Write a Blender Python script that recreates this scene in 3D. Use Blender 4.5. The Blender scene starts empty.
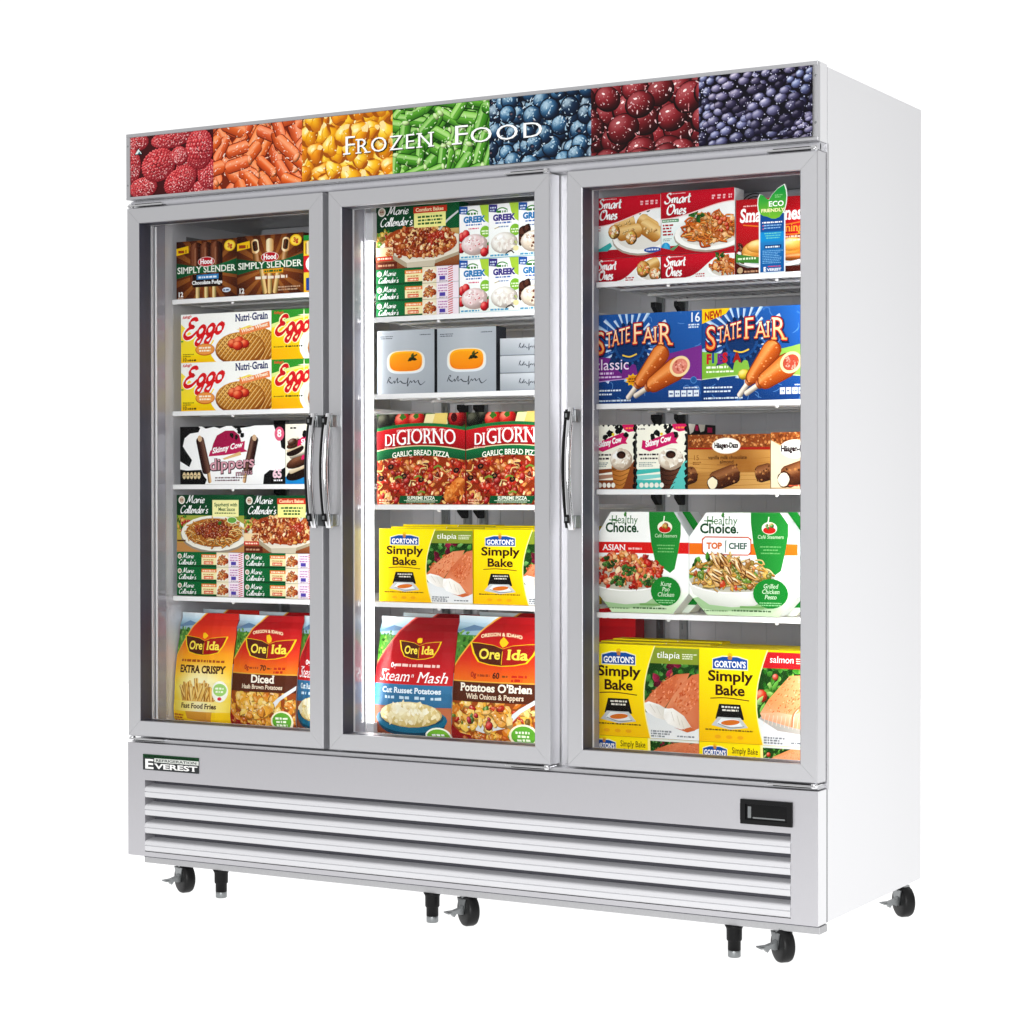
import bpy, bmesh, math, random
from mathutils import Vector, Matrix
from math import sin, cos, pi, sqrt, radians, floor, ceil
scene = bpy.context.scene
COL = scene.collection
rnd = random.Random(11)

# ------------------------------------------------------------------ materials
def new_mat(name):
    m = bpy.data.materials.new(name); m.use_nodes = True
    nt = m.node_tree; b = nt.nodes['Principled BSDF']
    return m, nt, b
def lin(c):
    return tuple((x / 12.92 if x <= .04045 else ((x + .055) / 1.055) ** 2.4) for x in c[:3])
HX = {}
def hx(c):
    if not isinstance(c, str): return c
    if c not in HX: HX[c] = tuple(int(c[i:i + 2], 16) / 255 for i in (1, 3, 5))
    return HX[c]
def mix(a, b, t):
    a = hx(a); b = hx(b); t = min(1, max(0, t))
    return tuple(x + (y - x) * t for x, y in zip(a, b))

def plain(name, col, rough=.4, metal=0., bump=0., scale=200., stretch=None, spec=.5, rvar=0., coat=0., cvar=0.):
    m, nt, b = new_mat(name)
    N = nt.nodes; L = nt.links
    c = lin(hx(col)); b.inputs['Base Color'].default_value = (*c, 1)
    b.inputs['Roughness'].default_value = rough; b.inputs['Metallic'].default_value = metal
    b.inputs['Specular IOR Level'].default_value = spec; b.inputs['Coat Weight'].default_value = coat
    tc = N.new('ShaderNodeTexCoord'); mp = N.new('ShaderNodeMapping'); L.new(tc.outputs['Object'], mp.inputs[0])
    if stretch: mp.inputs['Scale'].default_value = stretch
    nz = N.new('ShaderNodeTexNoise'); nz.inputs['Scale'].default_value = scale; nz.inputs['Detail'].default_value = 3
    L.new(mp.outputs[0], nz.inputs['Vector'])
    if bump:
        bp = N.new('ShaderNodeBump'); bp.inputs['Strength'].default_value = bump; bp.inputs['Distance'].default_value = .001
        L.new(nz.outputs['Fac'], bp.inputs['Height']); L.new(bp.outputs[0], b.inputs['Normal'])
    if rvar:
        mr = N.new('ShaderNodeMapRange'); mr.inputs['To Min'].default_value = rough - rvar; mr.inputs['To Max'].default_value = rough + rvar
        L.new(nz.outputs['Fac'], mr.inputs['Value']); L.new(mr.outputs[0], b.inputs['Roughness'])
    if cvar:
        mx = N.new('ShaderNodeMix'); mx.data_type = 'RGBA'
        mx.inputs['A'].default_value = (*[x * (1 - cvar) for x in c], 1); mx.inputs['B'].default_value = (*[min(1, x * (1 + cvar)) for x in c], 1)
        L.new(nz.outputs['Fac'], mx.inputs['Factor']); L.new(mx.outputs['Result'], b.inputs['Base Color'])
    return m

def printed(name, rough, bump, scale, coat=0., detail=2):
    m, nt, b = new_mat(name); N = nt.nodes; L = nt.links
    at = N.new('ShaderNodeAttribute'); at.attribute_name = 'Col'
    L.new(at.outputs['Color'], b.inputs['Base Color'])
    b.inputs['Roughness'].default_value = rough; b.inputs['Specular IOR Level'].default_value = .1 if rough > .35 else .2; b.inputs['Coat Weight'].default_value = coat
    tc = N.new('ShaderNodeTexCoord'); nz = N.new('ShaderNodeTexNoise'); nz.inputs['Scale'].default_value = scale; nz.inputs['Detail'].default_value = detail
    L.new(tc.outputs['Object'], nz.inputs['Vector'])
    bp = N.new('ShaderNodeBump'); bp.inputs['Strength'].default_value = bump; bp.inputs['Distance'].default_value = .004
    L.new(nz.outputs['Fac'], bp.inputs['Height']); L.new(bp.outputs[0], b.inputs['Normal'])
    return m

M = {}
M['card'] = printed('printed_card', .42, .03, 25)
M['film'] = printed('printed_film', .3, .8, 16, detail=3)
M['sign'] = printed('printed_sign_film', .3, 0., 20)
M['steel'] = plain('brushed_aluminium', '#d2d2d5', .36, .75, .10, 60, (1, 1, 30), rvar=.06, cvar=.03)
M['steel_rail'] = plain('brushed_aluminium_rail', '#c6c6c9', .38, .75, .10, 60, (30, 1, 1), rvar=.06, cvar=.03)
M['panel'] = plain('brushed_steel_panel', '#c2c1c5', .40, .7, .14, 40, (40, 1, 1), rvar=.06, cvar=.05)
M['white'] = plain('white_powder_coat', '#ececee', .45, 0, .05, 500)
M['slat'] = plain('white_enamel', '#cfcfd2', .32, 0, .02, 300)
M['liner'] = plain('grey_liner', '#c9c9ce', .35, .1, .03, 60)
M['jamb'] = plain('glossy_grey_plastic', '#85858f', .13, 0, .04, 6, (1, 1, .4), spec=.9, coat=.6)
M['jamb_light'] = plain('pale_grey_plastic', '#c5c5ca', .25, 0, .02, 30)
M['gasket'] = plain('dark_gasket_rubber', '#3a3a46', .45, 0, .05, 200)
M['gap_shade'] = plain('gap_shade_grey', '#55555d', .5, 0, .03, 200)  # dark grey that stands in for shade in open gaps
M['shelf'] = plain('white_coated_wire', '#f3f3f4', .4, 0, .03, 300)
M['chrome'] = plain('polished_chrome', '#e6e6e8', .12, 1, .01, 40, rvar=.03)
M['zinc'] = plain('zinc_plate', '#8e9192', .38, .85, .1, 150, cvar=.12)
M['black'] = plain('black_plastic', '#0b0b0c', .5, 0, .05, 250, spec=.2)
M['rubber'] = plain('black_rubber', '#060607', .45, 0, .08, 180, spec=.3)
M['screen'] = plain('dark_display_glass', '#060607', .2, 0, 0, 10, spec=.3)
M['rail_zinc'] = plain('pale_galvanised_rail', '#b0b0b2', .4, .4, .1, 220, cvar=.1)

def glass_mat():
    m = bpy.data.materials.new('clear_glass'); m.use_nodes = True; nt = m.node_tree; nt.nodes.clear()
    o = nt.nodes.new('ShaderNodeOutputMaterial'); mx = nt.nodes.new('ShaderNodeMixShader')
    t = nt.nodes.new('ShaderNodeBsdfTransparent'); g = nt.nodes.new('ShaderNodeBsdfGlossy'); f = nt.nodes.new('ShaderNodeFresnel')
    f.inputs['IOR'].default_value = 1.12; g.inputs['Roughness'].default_value = .01
    t.inputs['Color'].default_value = (.985, .99, .988, 1)
    for a, b in ((f.outputs[0], mx.inputs[0]), (t.outputs[0], mx.inputs[1]), (g.outputs[0], mx.inputs[2]), (mx.outputs[0], o.inputs[0])): nt.links.new(a, b)
    return m
M['glass'] = glass_mat()
def emit_mat(name, col, s, base=.8):
    m, nt, b = new_mat(name)
    b.inputs['Base Color'].default_value = (base, base, base, 1); b.inputs['Emission Color'].default_value = (*col, 1); b.inputs['Emission Strength'].default_value = s
    return m
M['led'] = emit_mat('led_tube', (1, .99, .97), 14)

# ------------------------------------------------------------------ mesh helpers
class MB:
    def __init__(s): s.V = []; s.F = []; s.C = []; s.S = []
    def add(s, pts, faces, col=(1, 1, 1), smooth=False):
        n = len(s.V); s.V += [tuple(p) for p in pts]; s.F += [tuple(i + n for i in f) for f in faces]
        if col and isinstance(col[0], (tuple, list)): s.C += list(col)
        else: s.C += [col] * len(pts)
        s.S += [smooth] * len(faces)
    def box(s, x0, x1, y0, y1, z0, z1, col=(1, 1, 1), b=0., cols=None):
        if b:
            bm = bmesh.new(); bmesh.ops.create_cube(bm, size=1)
            for v in bm.verts: v.co = Vector(((x0 + x1) / 2 + v.co.x * (x1 - x0), (y0 + y1) / 2 + v.co.y * (y1 - y0), (z0 + z1) / 2 + v.co.z * (z1 - z0)))
            bmesh.ops.bevel(bm, geom=bm.edges[:], offset=b, segments=2, profile=.6, affect='EDGES')
            s.bm(bm, col); return
        P = [(x0, y0, z0), (x1, y0, z0), (x1, y1, z0), (x0, y1, z0), (x0, y0, z1), (x1, y0, z1), (x1, y1, z1), (x0, y1, z1)]
        Q = [(0, 1, 5, 4), (1, 2, 6, 5), (2, 3, 7, 6), (3, 0, 4, 7), (4, 5, 6, 7), (3, 2, 1, 0)]
        for i, q in enumerate(Q): s.add([P[k] for k in q], [(0, 1, 2, 3)], cols[i] if cols else col)
    def bm(s, bm, col=(1, 1, 1), smooth=False):
        bm.verts.index_update(); s.add([v.co[:] for v in bm.verts], [[v.index for v in f.verts] for f in bm.faces], col, smooth); bm.free()
    def cyl(s, p, q, r, n=20, r2=None, col=(1, 1, 1), caps=True):
        p = Vector(p); q = Vector(q); d = (q - p).normalized(); a = d.orthogonal().normalized(); b = d.cross(a); r2 = r if r2 is None else r2
        P = [p + (a * cos(t) + b * sin(t)) * r for t in [2 * pi * i / n for i in range(n)]] + [q + (a * cos(t) + b * sin(t)) * r2 for t in [2 * pi * i / n for i in range(n)]]
        s.add(P, [(i, (i + 1) % n, n + (i + 1) % n, n + i) for i in range(n)], col, True)
        if caps: s.add(P[:n], [tuple(range(n - 1, -1, -1))], col); s.add(P[n:], [tuple(range(n))], col)
    def lathe(s, c, axis, prof, n=28, col=(1, 1, 1)):
        c = Vector(c); d = Vector(axis).normalized(); a = d.orthogonal().normalized(); b = d.cross(a); k = len(prof)
        P = [c + d * h + (a * cos(2 * pi * i / n) + b * sin(2 * pi * i / n)) * r for i in range(n) for (r, h) in prof]
        s.add(P, [(i * k + j, ((i + 1) % n) * k + j, ((i + 1) % n) * k + j + 1, i * k + j + 1) for i in range(n) for j in range(k - 1)], col, True)
    def prism(s, poly, f0, f1, col=(1, 1, 1)):
        a = [f0(*p) for p in poly]; b = [f1(*p) for p in poly]; n = len(poly)
        s.add(a, [tuple(range(n))], col); s.add(b, [tuple(range(n - 1, -1, -1))], col)
        for i in range(n): j = (i + 1) % n; s.add([a[j], a[i], b[i], b[j]], [(0, 1, 2, 3)], col)
    def obj(s, name, mat, parent=None, loc=None):
        me = bpy.data.meshes.new(name); me.from_pydata(s.V, [], s.F)
        at = me.attributes.new('Col', 'FLOAT_COLOR', 'POINT')
        flat = []
        for c in s.C: flat += [*c[:3], 1.]
        at.data.foreach_set('color', flat)
        me.polygons.foreach_set('use_smooth', s.S)
        me.materials.append(M[mat] if isinstance(mat, str) else mat); me.update()
        o = bpy.data.objects.new(name, me); COL.objects.link(o)
        if loc: o.location = loc
        if parent: o.parent = parent
        return o
def tag(o, label=None, cat=None, group=None, kind=None):
    for k, v in (('label', label), ('category', cat), ('group', group), ('kind', kind)):
        if v: o[k] = v
    return o

# ------------------------------------------------------------------ print artwork as real thin ink layers
GL = {}
def glyph(ch, off):
    k = (ch, off)
    if k in GL: return GL[k]
    def mesh(body):
        cu = bpy.data.curves.new('ink', 'FONT'); cu.body = body; cu.size = 1; cu.offset = off; cu.resolution_u = 3; cu.fill_mode = 'FRONT'
        ob = bpy.data.objects.new('ink', cu); me = bpy.data.meshes.new_from_object(ob)
        vs = [(v.co.x, v.co.y) for v in me.vertices]; fs = [tuple(p.vertices) for p in me.polygons]
        bpy.data.objects.remove(ob); bpy.data.curves.remove(cu); bpy.data.meshes.remove(me)
        return vs, fs
    if 'cap' not in GL:
        v0 = mesh('H')[0] if off == 0 else None
        if v0 is None:
            GL['cap'] = .7
        else: GL['cap'] = max(p[1] for p in v0)
    cap = GL['cap']
    bar = max(p[0] for p in mesh('|')[0]); adv = max(p[0] for p in mesh(ch + '|')[0]) - bar
    vs, fs = mesh(ch) if ch != ' ' else ([], [])
    vs = [(x / cap, y / cap) for x, y in vs]
    # boundary edges that lie on a flat line: places for serifs
    cnt = {}
    for f in fs:
        for i in range(len(f)):
            e = tuple(sorted((f[i], f[(i + 1) % len(f)]))); cnt[e] = cnt.get(e, 0) + 1
    ser = []
    if vs and ch.isalpha():
        for (a, b), n in cnt.items():
            if n == 1:
                (xa, ya), (xb, yb) = vs[a], vs[b]
                if abs(ya - yb) < .01 and .05 < abs(xa - xb) < .32:
                    for lev, d in ((0, 1), (1, -1), (.76, -1), (1.04, -1)):
                        if abs(ya - lev) < .035: ser.append((min(xa, xb), max(xa, xb), ya, d)); break
    GL[k] = (vs, fs, adv / cap, ser)
    return GL[k]
glyph('H', 0)

def catmull(P, k=5):
    if len(P) < 3: return P
    out = []
    for i in range(len(P) - 1):
        p0 = P[max(0, i - 1)]; p1 = P[i]; p2 = P[i + 1]; p3 = P[min(len(P) - 1, i + 2)]
        for j in range(k):
            t = j / k
            out.append(tuple(.5 * (2 * b + (c - a) * t + (2 * a - 5 * b + 4 * c - d) * t * t + (3 * b - a - 3 * c + d) * t ** 3) for a, b, c, d in zip(p0, p1, p2, p3)))
    out.append(P[-1]); return out

# hand drawn script letters: advance, strokes (hundredths of capital height)
SC = {
 'M': (100, ["2,4 12,2 22,30 34,98 38,98 40,50 46,14 60,60 76,99 80,98 78,40 84,6 96,10"]),
 'C': (70, ["62,82 56,96 40,98 16,76 4,40 14,8 36,0 58,12 70,30"]),
 'E': (74, ["64,84 56,98 36,98 24,84 30,64 50,56 30,54 8,38 4,16 20,0 44,2 64,18 74,30"]),
 'S': (66, ["60,84 50,98 32,96 22,80 32,62 48,46 54,24 40,4 18,0 4,14 6,26"]),
 'O': (84, ["50,96 24,90 6,56 8,18 30,0 58,10 78,50 74,86 52,98 40,88 44,74"]),
 'R': (80, ["20,2 30,50 38,92", "10,80 30,98 56,98 66,78 52,58 32,52", "44,54 58,20 78,2"]),
 'a': (50, ["42,44 28,52 8,34 6,8 20,0 36,20 44,48 40,10 50,2"]),
 'r': (36, ["2,20 12,50 10,2", "11,30 22,48 34,46"]),
 'i': (24, ["2,22 12,48 10,8 22,2", "15,66 17,72"]),
 'e': (42, ["6,22 26,28 34,42 22,52 8,36 6,10 20,0 40,14"]),
 'l': (24, ["2,22 16,70 18,98 10,92 8,40 12,4 24,4"]),
 'n': (52, ["2,22 12,50 10,2", "10,24 24,48 36,46 36,10 50,2"]),
 'm': (78, ["2,22 12,50 10,2", "10,24 24,48 34,46 34,4", "34,24 48,48 60,46 60,10 76,2"]),
 'd': (52, ["40,42 26,50 8,34 6,8 20,0 36,20 50,98", "50,98 42,40 42,6 52,2"]),
 's': (42, ["4,8 16,0 30,4 32,16 20,26 10,36 18,50 34,44"]),
 "'": (16, ["10,98 6,80"]),
 'o': (48, ["26,52 8,38 6,10 20,0 38,12 40,38 26,52 34,44 48,46"]),
 'g': (54, ["44,42 28,52 8,36 8,10 22,2 38,18 46,48 40,-10 26,-44 8,-40 8,-22 30,-6 52,12"]),
 't': (32, ["16,88 12,40 14,4 30,4", "0,56 30,60"]),
 'h': (50, ["12,98 10,2", "10,24 24,48 36,44 36,8 50,2"]),
 'u': (52, ["4,46 4,10 18,0 36,18", "40,48 38,8 52,2"]),
 'c': (42, ["36,42 24,52 8,36 6,10 20,0 40,12"]),
 'k': (46, ["12,98 8,2", "36,48 10,24 26,14 42,2"]),
 'p': (50, ["10,50 2,-40", "8,30 24,52 40,40 36,8 20,0 8,14"]),
 'y': (50, ["6,48 8,10 24,4 40,24", "44,50 36,-10 20,-42 4,-34"]),
 'z': (46, ["6,46 38,48 6,2 42,4"]), ' ': (34, []),
}

def hp_clip(pts, cols, a, b):
    """keep the part of a polygon left of a->b"""
    ex, ey = b[0] - a[0], b[1] - a[1]
    ds = [ex * (p[1] - a[1]) - ey * (p[0] - a[0]) for p in pts]
    if min(ds) >= -1e-9: return pts, cols
    if max(ds) <= 1e-9: return [], []
    op, oc = [], []
    n = len(pts)
    for i in range(n):
        j = (i + 1) % n; d0, d1 = ds[i], ds[j]
        if d0 >= 0: op.append(pts[i]); oc.append(cols[i])
        if (d0 > 0 > d1) or (d0 < 0 < d1):
            t = d0 / (d0 - d1)
            op.append((pts[i][0] + (pts[j][0] - pts[i][0]) * t, pts[i][1] + (pts[j][1] - pts[i][1]) * t))
            oc.append(cols[i] if cols[i] is cols[j] else mix(cols[i], cols[j], t))
    return op, oc

class Art:
    """flat artwork, 100 units high; every ink shape lies a hair above the one before it"""
    def __init__(s, W, H=100., edge=None, seed=1):
        s.W = W; s.H = H; s.P = []; s.n = 0; s.edge = edge or [(0, 0), (W, 0), (W, H), (0, H)]; s.clip = None; s.r = random.Random(seed)
    def _put(s, pts, cols, lay):
        for reg in (s.clip, s.edge):
            if reg:
                for i in range(len(reg)):
                    pts, cols = hp_clip(pts, cols, reg[i], reg[(i + 1) % len(reg)])
                    if len(pts) < 3: return
        s.P.append((pts, cols, lay))
    def poly(s, pts, c, lay=None):
        if lay is None: s.n += 1; lay = s.n
        if callable(c): cols = [c(*p) for p in pts]
        elif isinstance(c, list): cols = [hx(x) for x in c]
        else: cols = [hx(c)] * len(pts)
        s._put(list(pts), cols, lay)
    def rect(s, x0, y0, x1, y1, c, nx=1, ny=1):
        s.n += 1; lay = s.n
        for i in range(nx):
            for j in range(ny):
                xa, xb = x0 + (x1 - x0) * i / nx, x0 + (x1 - x0) * (i + 1) / nx; ya, yb = y0 + (y1 - y0) * j / ny, y0 + (y1 - y0) * (j + 1) / ny
                s.poly([(xa, ya), (xb, ya), (xb, yb), (xa, yb)], c, lay)
    def vgrad(s, x0, y0, x1, y1, stops):
        """vertical blend; stops bottom to top [(t, colour)]"""
        s.n += 1
        for (t0, c0), (t1, c1) in zip(stops, stops[1:]):
            ya, yb = y0 + (y1 - y0) * t0, y0 + (y1 - y0) * t1
            s.poly([(x0, ya), (x1, ya), (x1, yb), (x0, yb)], [c0, c0, c1, c1], s.n)
    def epts(s, cx, cy, rx, ry, rot=0, n=22, a0=0, a1=2 * pi):
        cr, sr = cos(rot), sin(rot); o = []
        full = abs(a1 - a0 - 2 * pi) < 1e-6
        for i in range(n if full else n + 1):
            t = a0 + (a1 - a0) * i / n; x, y = rx * cos(t), ry * sin(t); o.append((cx + x * cr - y * sr, cy + x * sr + y * cr))
        return o
    def ell(s, cx, cy, rx, ry, c, rot=0, n=22): s.poly(s.epts(cx, cy, rx, ry, rot, n), c)
    def ball(s, cx, cy, rx, ry, c, hi=None, dk=None, rot=0, n=10, pw=1.5, rings=(0, .45, .8, 1), wob=0.):
        s.n += 1; lay = s.n; hi = hi or mix(c, '#ffffff', .45); dk = dk or mix(c, '#000000', .55)
        cr, sr = cos(rot), sin(rot); R = []
        for q in rings:
            row = []
            for i in range(n):
                t = 2 * pi * i / n; x, y = q * cos(t), q * sin(t); g = 1 + wob * cos(3 * t) - wob * .6 * cos(2 * t + 1); X, Y = x * rx * g, y * ry * g
                gx, gy = x * cr - y * sr, x * sr + y * cr
                l = max(0, (-.4 * gx + .5 * gy + .77 * sqrt(max(0, 1 - q * q))))
                col = mix(dk, c, l * pw) if l < .72 else mix(c, hi, (l - .72) / .25)
                row.append(((cx + X * cr - Y * sr, cy + X * sr + Y * cr), col))
            R.append(row)
        for k in range(len(rings) - 1):
            for i in range(n):
                j = (i + 1) % n
                if k == 0 and rings[0] == 0: q = [R[0][0], R[1][i], R[1][j]]
                else: q = [R[k][i], R[k + 1][i], R[k + 1][j], R[k][j]]
                s._put([a for a, _ in q], [b for _, b in q], lay)
    def cap(s, x0, y0, x1, y1, w, c, hi=None, dk=None, w2=None, rd=.6):
        """rounded stick"""
        s.n += 1; lay = s.n; hi = hi or mix(c, '#ffffff', .4); dk = dk or mix(c, '#000000', .5); w2 = w2 or w
        L = sqrt((x1 - x0) ** 2 + (y1 - y0) ** 2) or 1; ux, uy = (x1 - x0) / L, (y1 - y0) / L; nx, ny = -uy, ux
        up = 1 if ny >= 0 else -1
        rows = []; S = []
        for e in (0, 1):
            wr = min((w2 if e else w) * rd, L * .48)
            K = [(wr * (1 - cos(f)) / L, sin(f)) for f in (.22, .55, 1.0, 1.57)]
            S += K if e == 0 else [(1 - d, k) for d, k in K[::-1]]
        for t, k in S:
            ww = (w + (w2 - w) * t) * k
            row = []
            for q in (-1, -.6, -.1, .35, .7, 1):
                v = q * up; cc = mix(dk, c, (v + 1) / 1.1) if v < .1 else mix(c, hi, 1 - abs(v - .45) / .55)
                row.append(((x0 + ux * L * t + nx * ww * q, y0 + uy * L * t + ny * ww * q), cc))
            rows.append(row)
        for a, b in zip(rows, rows[1:]):
            for i in range(5):
                q = [a[i], b[i], b[i + 1], a[i + 1]]; s._put([p for p, _ in q], [k for _, k in q], lay)
    def line(s, pts, w, c, nib=None, smooth=5, lay=None, closed=False):
        P = catmull([tuple(p) for p in pts], smooth) if smooth else pts
        if lay is None: s.n += 1; lay = s.n
        L = []; Rr = []
        for i, p in enumerate(P):
            a = P[max(0, i - 1)]; b = P[min(len(P) - 1, i + 1)]; dx, dy = b[0] - a[0], b[1] - a[1]; d = sqrt(dx * dx + dy * dy) or 1
            ww = w / 2
            if nib is not None: ww *= .45 + .75 * abs(sin(math.atan2(dy, dx) - nib))
            L.append((p[0] - dy / d * ww, p[1] + dx / d * ww)); Rr.append((p[0] + dy / d * ww, p[1] - dx / d * ww))
        col = hx(c)
        for i in range(len(P) - 1):
            s._put([Rr[i], Rr[i + 1], L[i + 1], L[i]], [col] * 4, lay + .9 * i / len(P))
        s.n = max(s.n, lay + 1)
    def width(s, t, h, sx=1, track=0, off=0): return sum((glyph(c, 0)[2] + track) * h * sx for c in t)
    def text(s, t, x, y, h, c, w=None, sx=1., shear=0., off=0., serif=0., track=0., al='l', arc=0., slope=0., grow=0.):
        if w: sx = w / max(.01, s.width(t, h, 1, track))
        tot = s.width(t, h, sx, track)
        if al == 'c': x -= tot / 2
        if al == 'r': x -= tot
        x0 = x; base = s.n + 1; col = hx(c) if not callable(c) else c; off = round(off, 3)
        def tr(px, py, X, hh):
            gx = X + px * hh * sx + py * hh * shear; gy = y + py * hh; u = (gx - x0) / (tot or 1)
            return gx, gy + slope * (gx - x0) + arc * (1 - (2 * u - 1) ** 2)
        for i, ch in enumerate(t):
            vs, fs, adv, ser = glyph(ch, off)
            if off: adv = glyph(ch, 0)[2]; ser = glyph(ch, 0)[3]
            u = (x - x0) / (tot or 1); hh = h * (1 + grow * (2 * u - 1) ** 2)
            Q = [tr(px, py, x, hh) for px, py in vs]; lay = base + i % 2
            for f in fs:
                p = [Q[k] for k in f]; s.poly(p, col, lay)
            if serif:
                for (xa, xb, yy, d) in ser:
                    th = .09 * d + off * .6 * d; o = off
                    q = [(xa - serif - o, yy - o * .5 * d), (xb + serif + o, yy - o * .5 * d), (xb + serif + o, yy + th), (xa - serif - o, yy + th)]
                    if d < 0: q = q[::-1]
                    s.poly([tr(a, b, x, hh) for a, b in q], col, base + 2 + i % 2)
            x += (adv + track) * h * sx
        s.n = base + 4
        return x
    def script(s, t, x, y, h, c, w=None, wt=.12, shear=.22, slope=0., nib=.6, out=None):
        tot = sum(SC[k][0] for k in t) / 100 * h; sx = (w / tot) if w else 1; x0 = x
        for pas in ((out, 1) if out else (1,)):
            x = x0
            for ch in t:
                adv, st = SC[ch]
                for k in st:
                    P = [tuple(float(v) / 100 for v in q.split(',')) for q in k.split()]
                    P = [(x + a * h * sx + b * h * shear, y + b * h + slope * (x + a * h * sx - x0)) for a, b in P]
                    if pas == 1: s.line(P, wt * h, c, nib=nib, smooth=4)
                    else: s.line(P, wt * h * pas[1], pas[0], smooth=4)
                x += adv / 100 * h * sx
    def micro(s, x, y, w, h, c, rows=1, gap=1.7, al='l'):
        """rows of small print too small to read in the photograph"""
        s.n += 1; lay = s.n
        for r in range(rows):
            ww = w * (1 if r == 0 else s.r.uniform(.7, 1)); xx = x + (0 if al == 'l' else (w - ww) / 2); e = xx + ww; yy = y - r * h * gap
            while xx < e:
                k = min(s.r.uniform(.5, 2.4) * h, e - xx)
                if k > .2 * h: s.poly([(xx, yy), (xx + k, yy), (xx + k, yy + h * s.r.uniform(.75, 1)), (xx, yy + h * s.r.uniform(.75, 1))], c, lay)
                xx += k + .45 * h
    def blob(s, cx, cy, r, c, jag=.25, n=11, sy=1.):
        s.poly([(cx + r * (1 + s.r.uniform(-jag, jag)) * cos(2 * pi * i / n), cy + sy * r * (1 + s.r.uniform(-jag, jag)) * sin(2 * pi * i / n)) for i in range(n)], c)
    def shard(s, cx, cy, rx, ry, rot, c, n=8):
        cr, sr = cos(rot), sin(rot); P = []
        for i in range(n):
            q = 1 + s.r.uniform(-.38, .25); t = 2 * pi * (i + s.r.uniform(-.25, .25)) / n; x, y = rx * q * cos(t), ry * q * sin(t); P.append((cx + x * cr - y * sr, cy + x * sr + y * cr))
        s.poly(P, c)
    def leaf(s, x, y, l, w, ang, c):
        P = [(0, 0), (.3, .5), (.65, .45), (1, 0), (.65, -.45), (.3, -.5)]
        ca, sa = cos(ang), sin(ang)
        T = lambda p: (x + l * p[0] * ca - w * p[1] * sa, y + l * p[0] * sa + w * p[1] * ca)
        s.poly([T(p) for p in P], [mix(c, '#000000', .35), c, mix(c, '#ffffff', .2), c, mix(c, '#000000', .3), mix(c, '#000000', .3)])
    def greens(s, n, x0, y0, x1, y1, r, pal=('#2f6b1e', '#4f9a2e', '#7fbf4a', '#1f4a18')):
        for _ in range(n):
            s.leaf(s.r.uniform(x0, x1), s.r.uniform(y0, y1), r * s.r.uniform(.7, 1.5), r * s.r.uniform(.5, .9), s.r.uniform(0, 2 * pi), s.r.choice(pal))
    def pack(s, n=72):
        """let shapes that do not touch share a level, so the ink stays thin"""
        if getattr(s, 'packed', False): return
        s.packed = True; G = {}
        for q in s.P: G.setdefault(int(q[2] + 1e-6), []).append(q)
        kx, ky = n / s.W, n / s.H; top = [[0.] * (n + 1) for _ in range(n + 1)]; out = []
        for g in sorted(G):
            cells = set(); hi = 0
            for pts, cols, lay in G[g]:
                x = [p[0] for p in pts]; y = [p[1] for p in pts]; hi = max(hi, lay - g)
                i0, i1, j0, j1 = [max(0, min(n, int(v))) for v in (min(x) * kx, max(x) * kx, min(y) * ky, max(y) * ky)]
                for i in range(i0, i1 + 1):
                    for j in range(j0, j1 + 1): cells.add((i, j))
            L = max(top[i][j] for i, j in cells) + 1
            for i, j in cells: top[i][j] = L + hi
            out += [(pts, cols, L + lay - g) for pts, cols, lay in G[g]]
        s.P = out; s.depth = max(map(max, top))
    def inside(s, cx, cy, rx, ry):
        a = s.r.uniform(0, 2 * pi); q = sqrt(s.r.random()); return cx + rx * q * cos(a), cy + ry * q * sin(a)
    def heap(s, n, cx, cy, rx, ry, r, pal, kind='ball', top=1.):
        """a photographed heap of food pieces inside an oval"""
        Q = sorted([s.inside(cx, cy, rx, ry) for _ in range(n)], key=lambda p: -p[1] * top)
        for x, y in Q:
            c = mix(s.r.choice(pal), s.r.choice(pal), s.r.uniform(0, .5)); k = r * s.r.uniform(.65, 1.3); a = s.r.uniform(0, pi)
            if kind == 'ball': s.ball(x, y, k, k * s.r.uniform(.6, .95), c, rot=a, n=8, rings=(0, .6, 1))
            elif kind == 'stick': s.cap(x - k * 2 * cos(a), y - k * 1.2 * sin(a), x + k * 2 * cos(a), y + k * 1.2 * sin(a), k * .5, c)
            elif kind == 'noodle':
                b = s.r.uniform(-1, 1) * k * 2
                s.line([(x - k * 2.2 * cos(a), y - k * 1.4 * sin(a)), (x + b * sin(a), y - b * cos(a) * .7), (x + k * 2.2 * cos(a), y + k * 1.4 * sin(a))], k * .62, mix(c, '#000000', .45), smooth=4)
                s.line([(x - k * 2.2 * cos(a), y - k * 1.4 * sin(a) + k * .1), (x + b * sin(a), y - b * cos(a) * .7 + k * .1), (x + k * 2.2 * cos(a), y + k * 1.4 * sin(a) + k * .1)], k * .36, c, smooth=4)
            elif kind == 'chunk':
                e = s.r.uniform(.45, .95); f = mix(c, '#2a0c04', .34)
                s.shard(x + k * .08, y - k * .16, k * 1.0, k * e, a, f); s.shard(x, y, k * .95, k * e * .9, a, c); s.shard(x - k * .15, y + k * .18 * e, k * .5, k * e * .4, a + s.r.uniform(-.4, .4), mix(c, '#fff2dc', s.r.uniform(.2, .5)))
                if s.r.random() < .35: s.shard(x - k * .1, y + k * .3 * e, k * .16, k * .1, a, '#fff8e8', 6)
            elif kind == 'fleck': s.shard(x, y, k, k * s.r.uniform(.35, .8), a, c)

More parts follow.
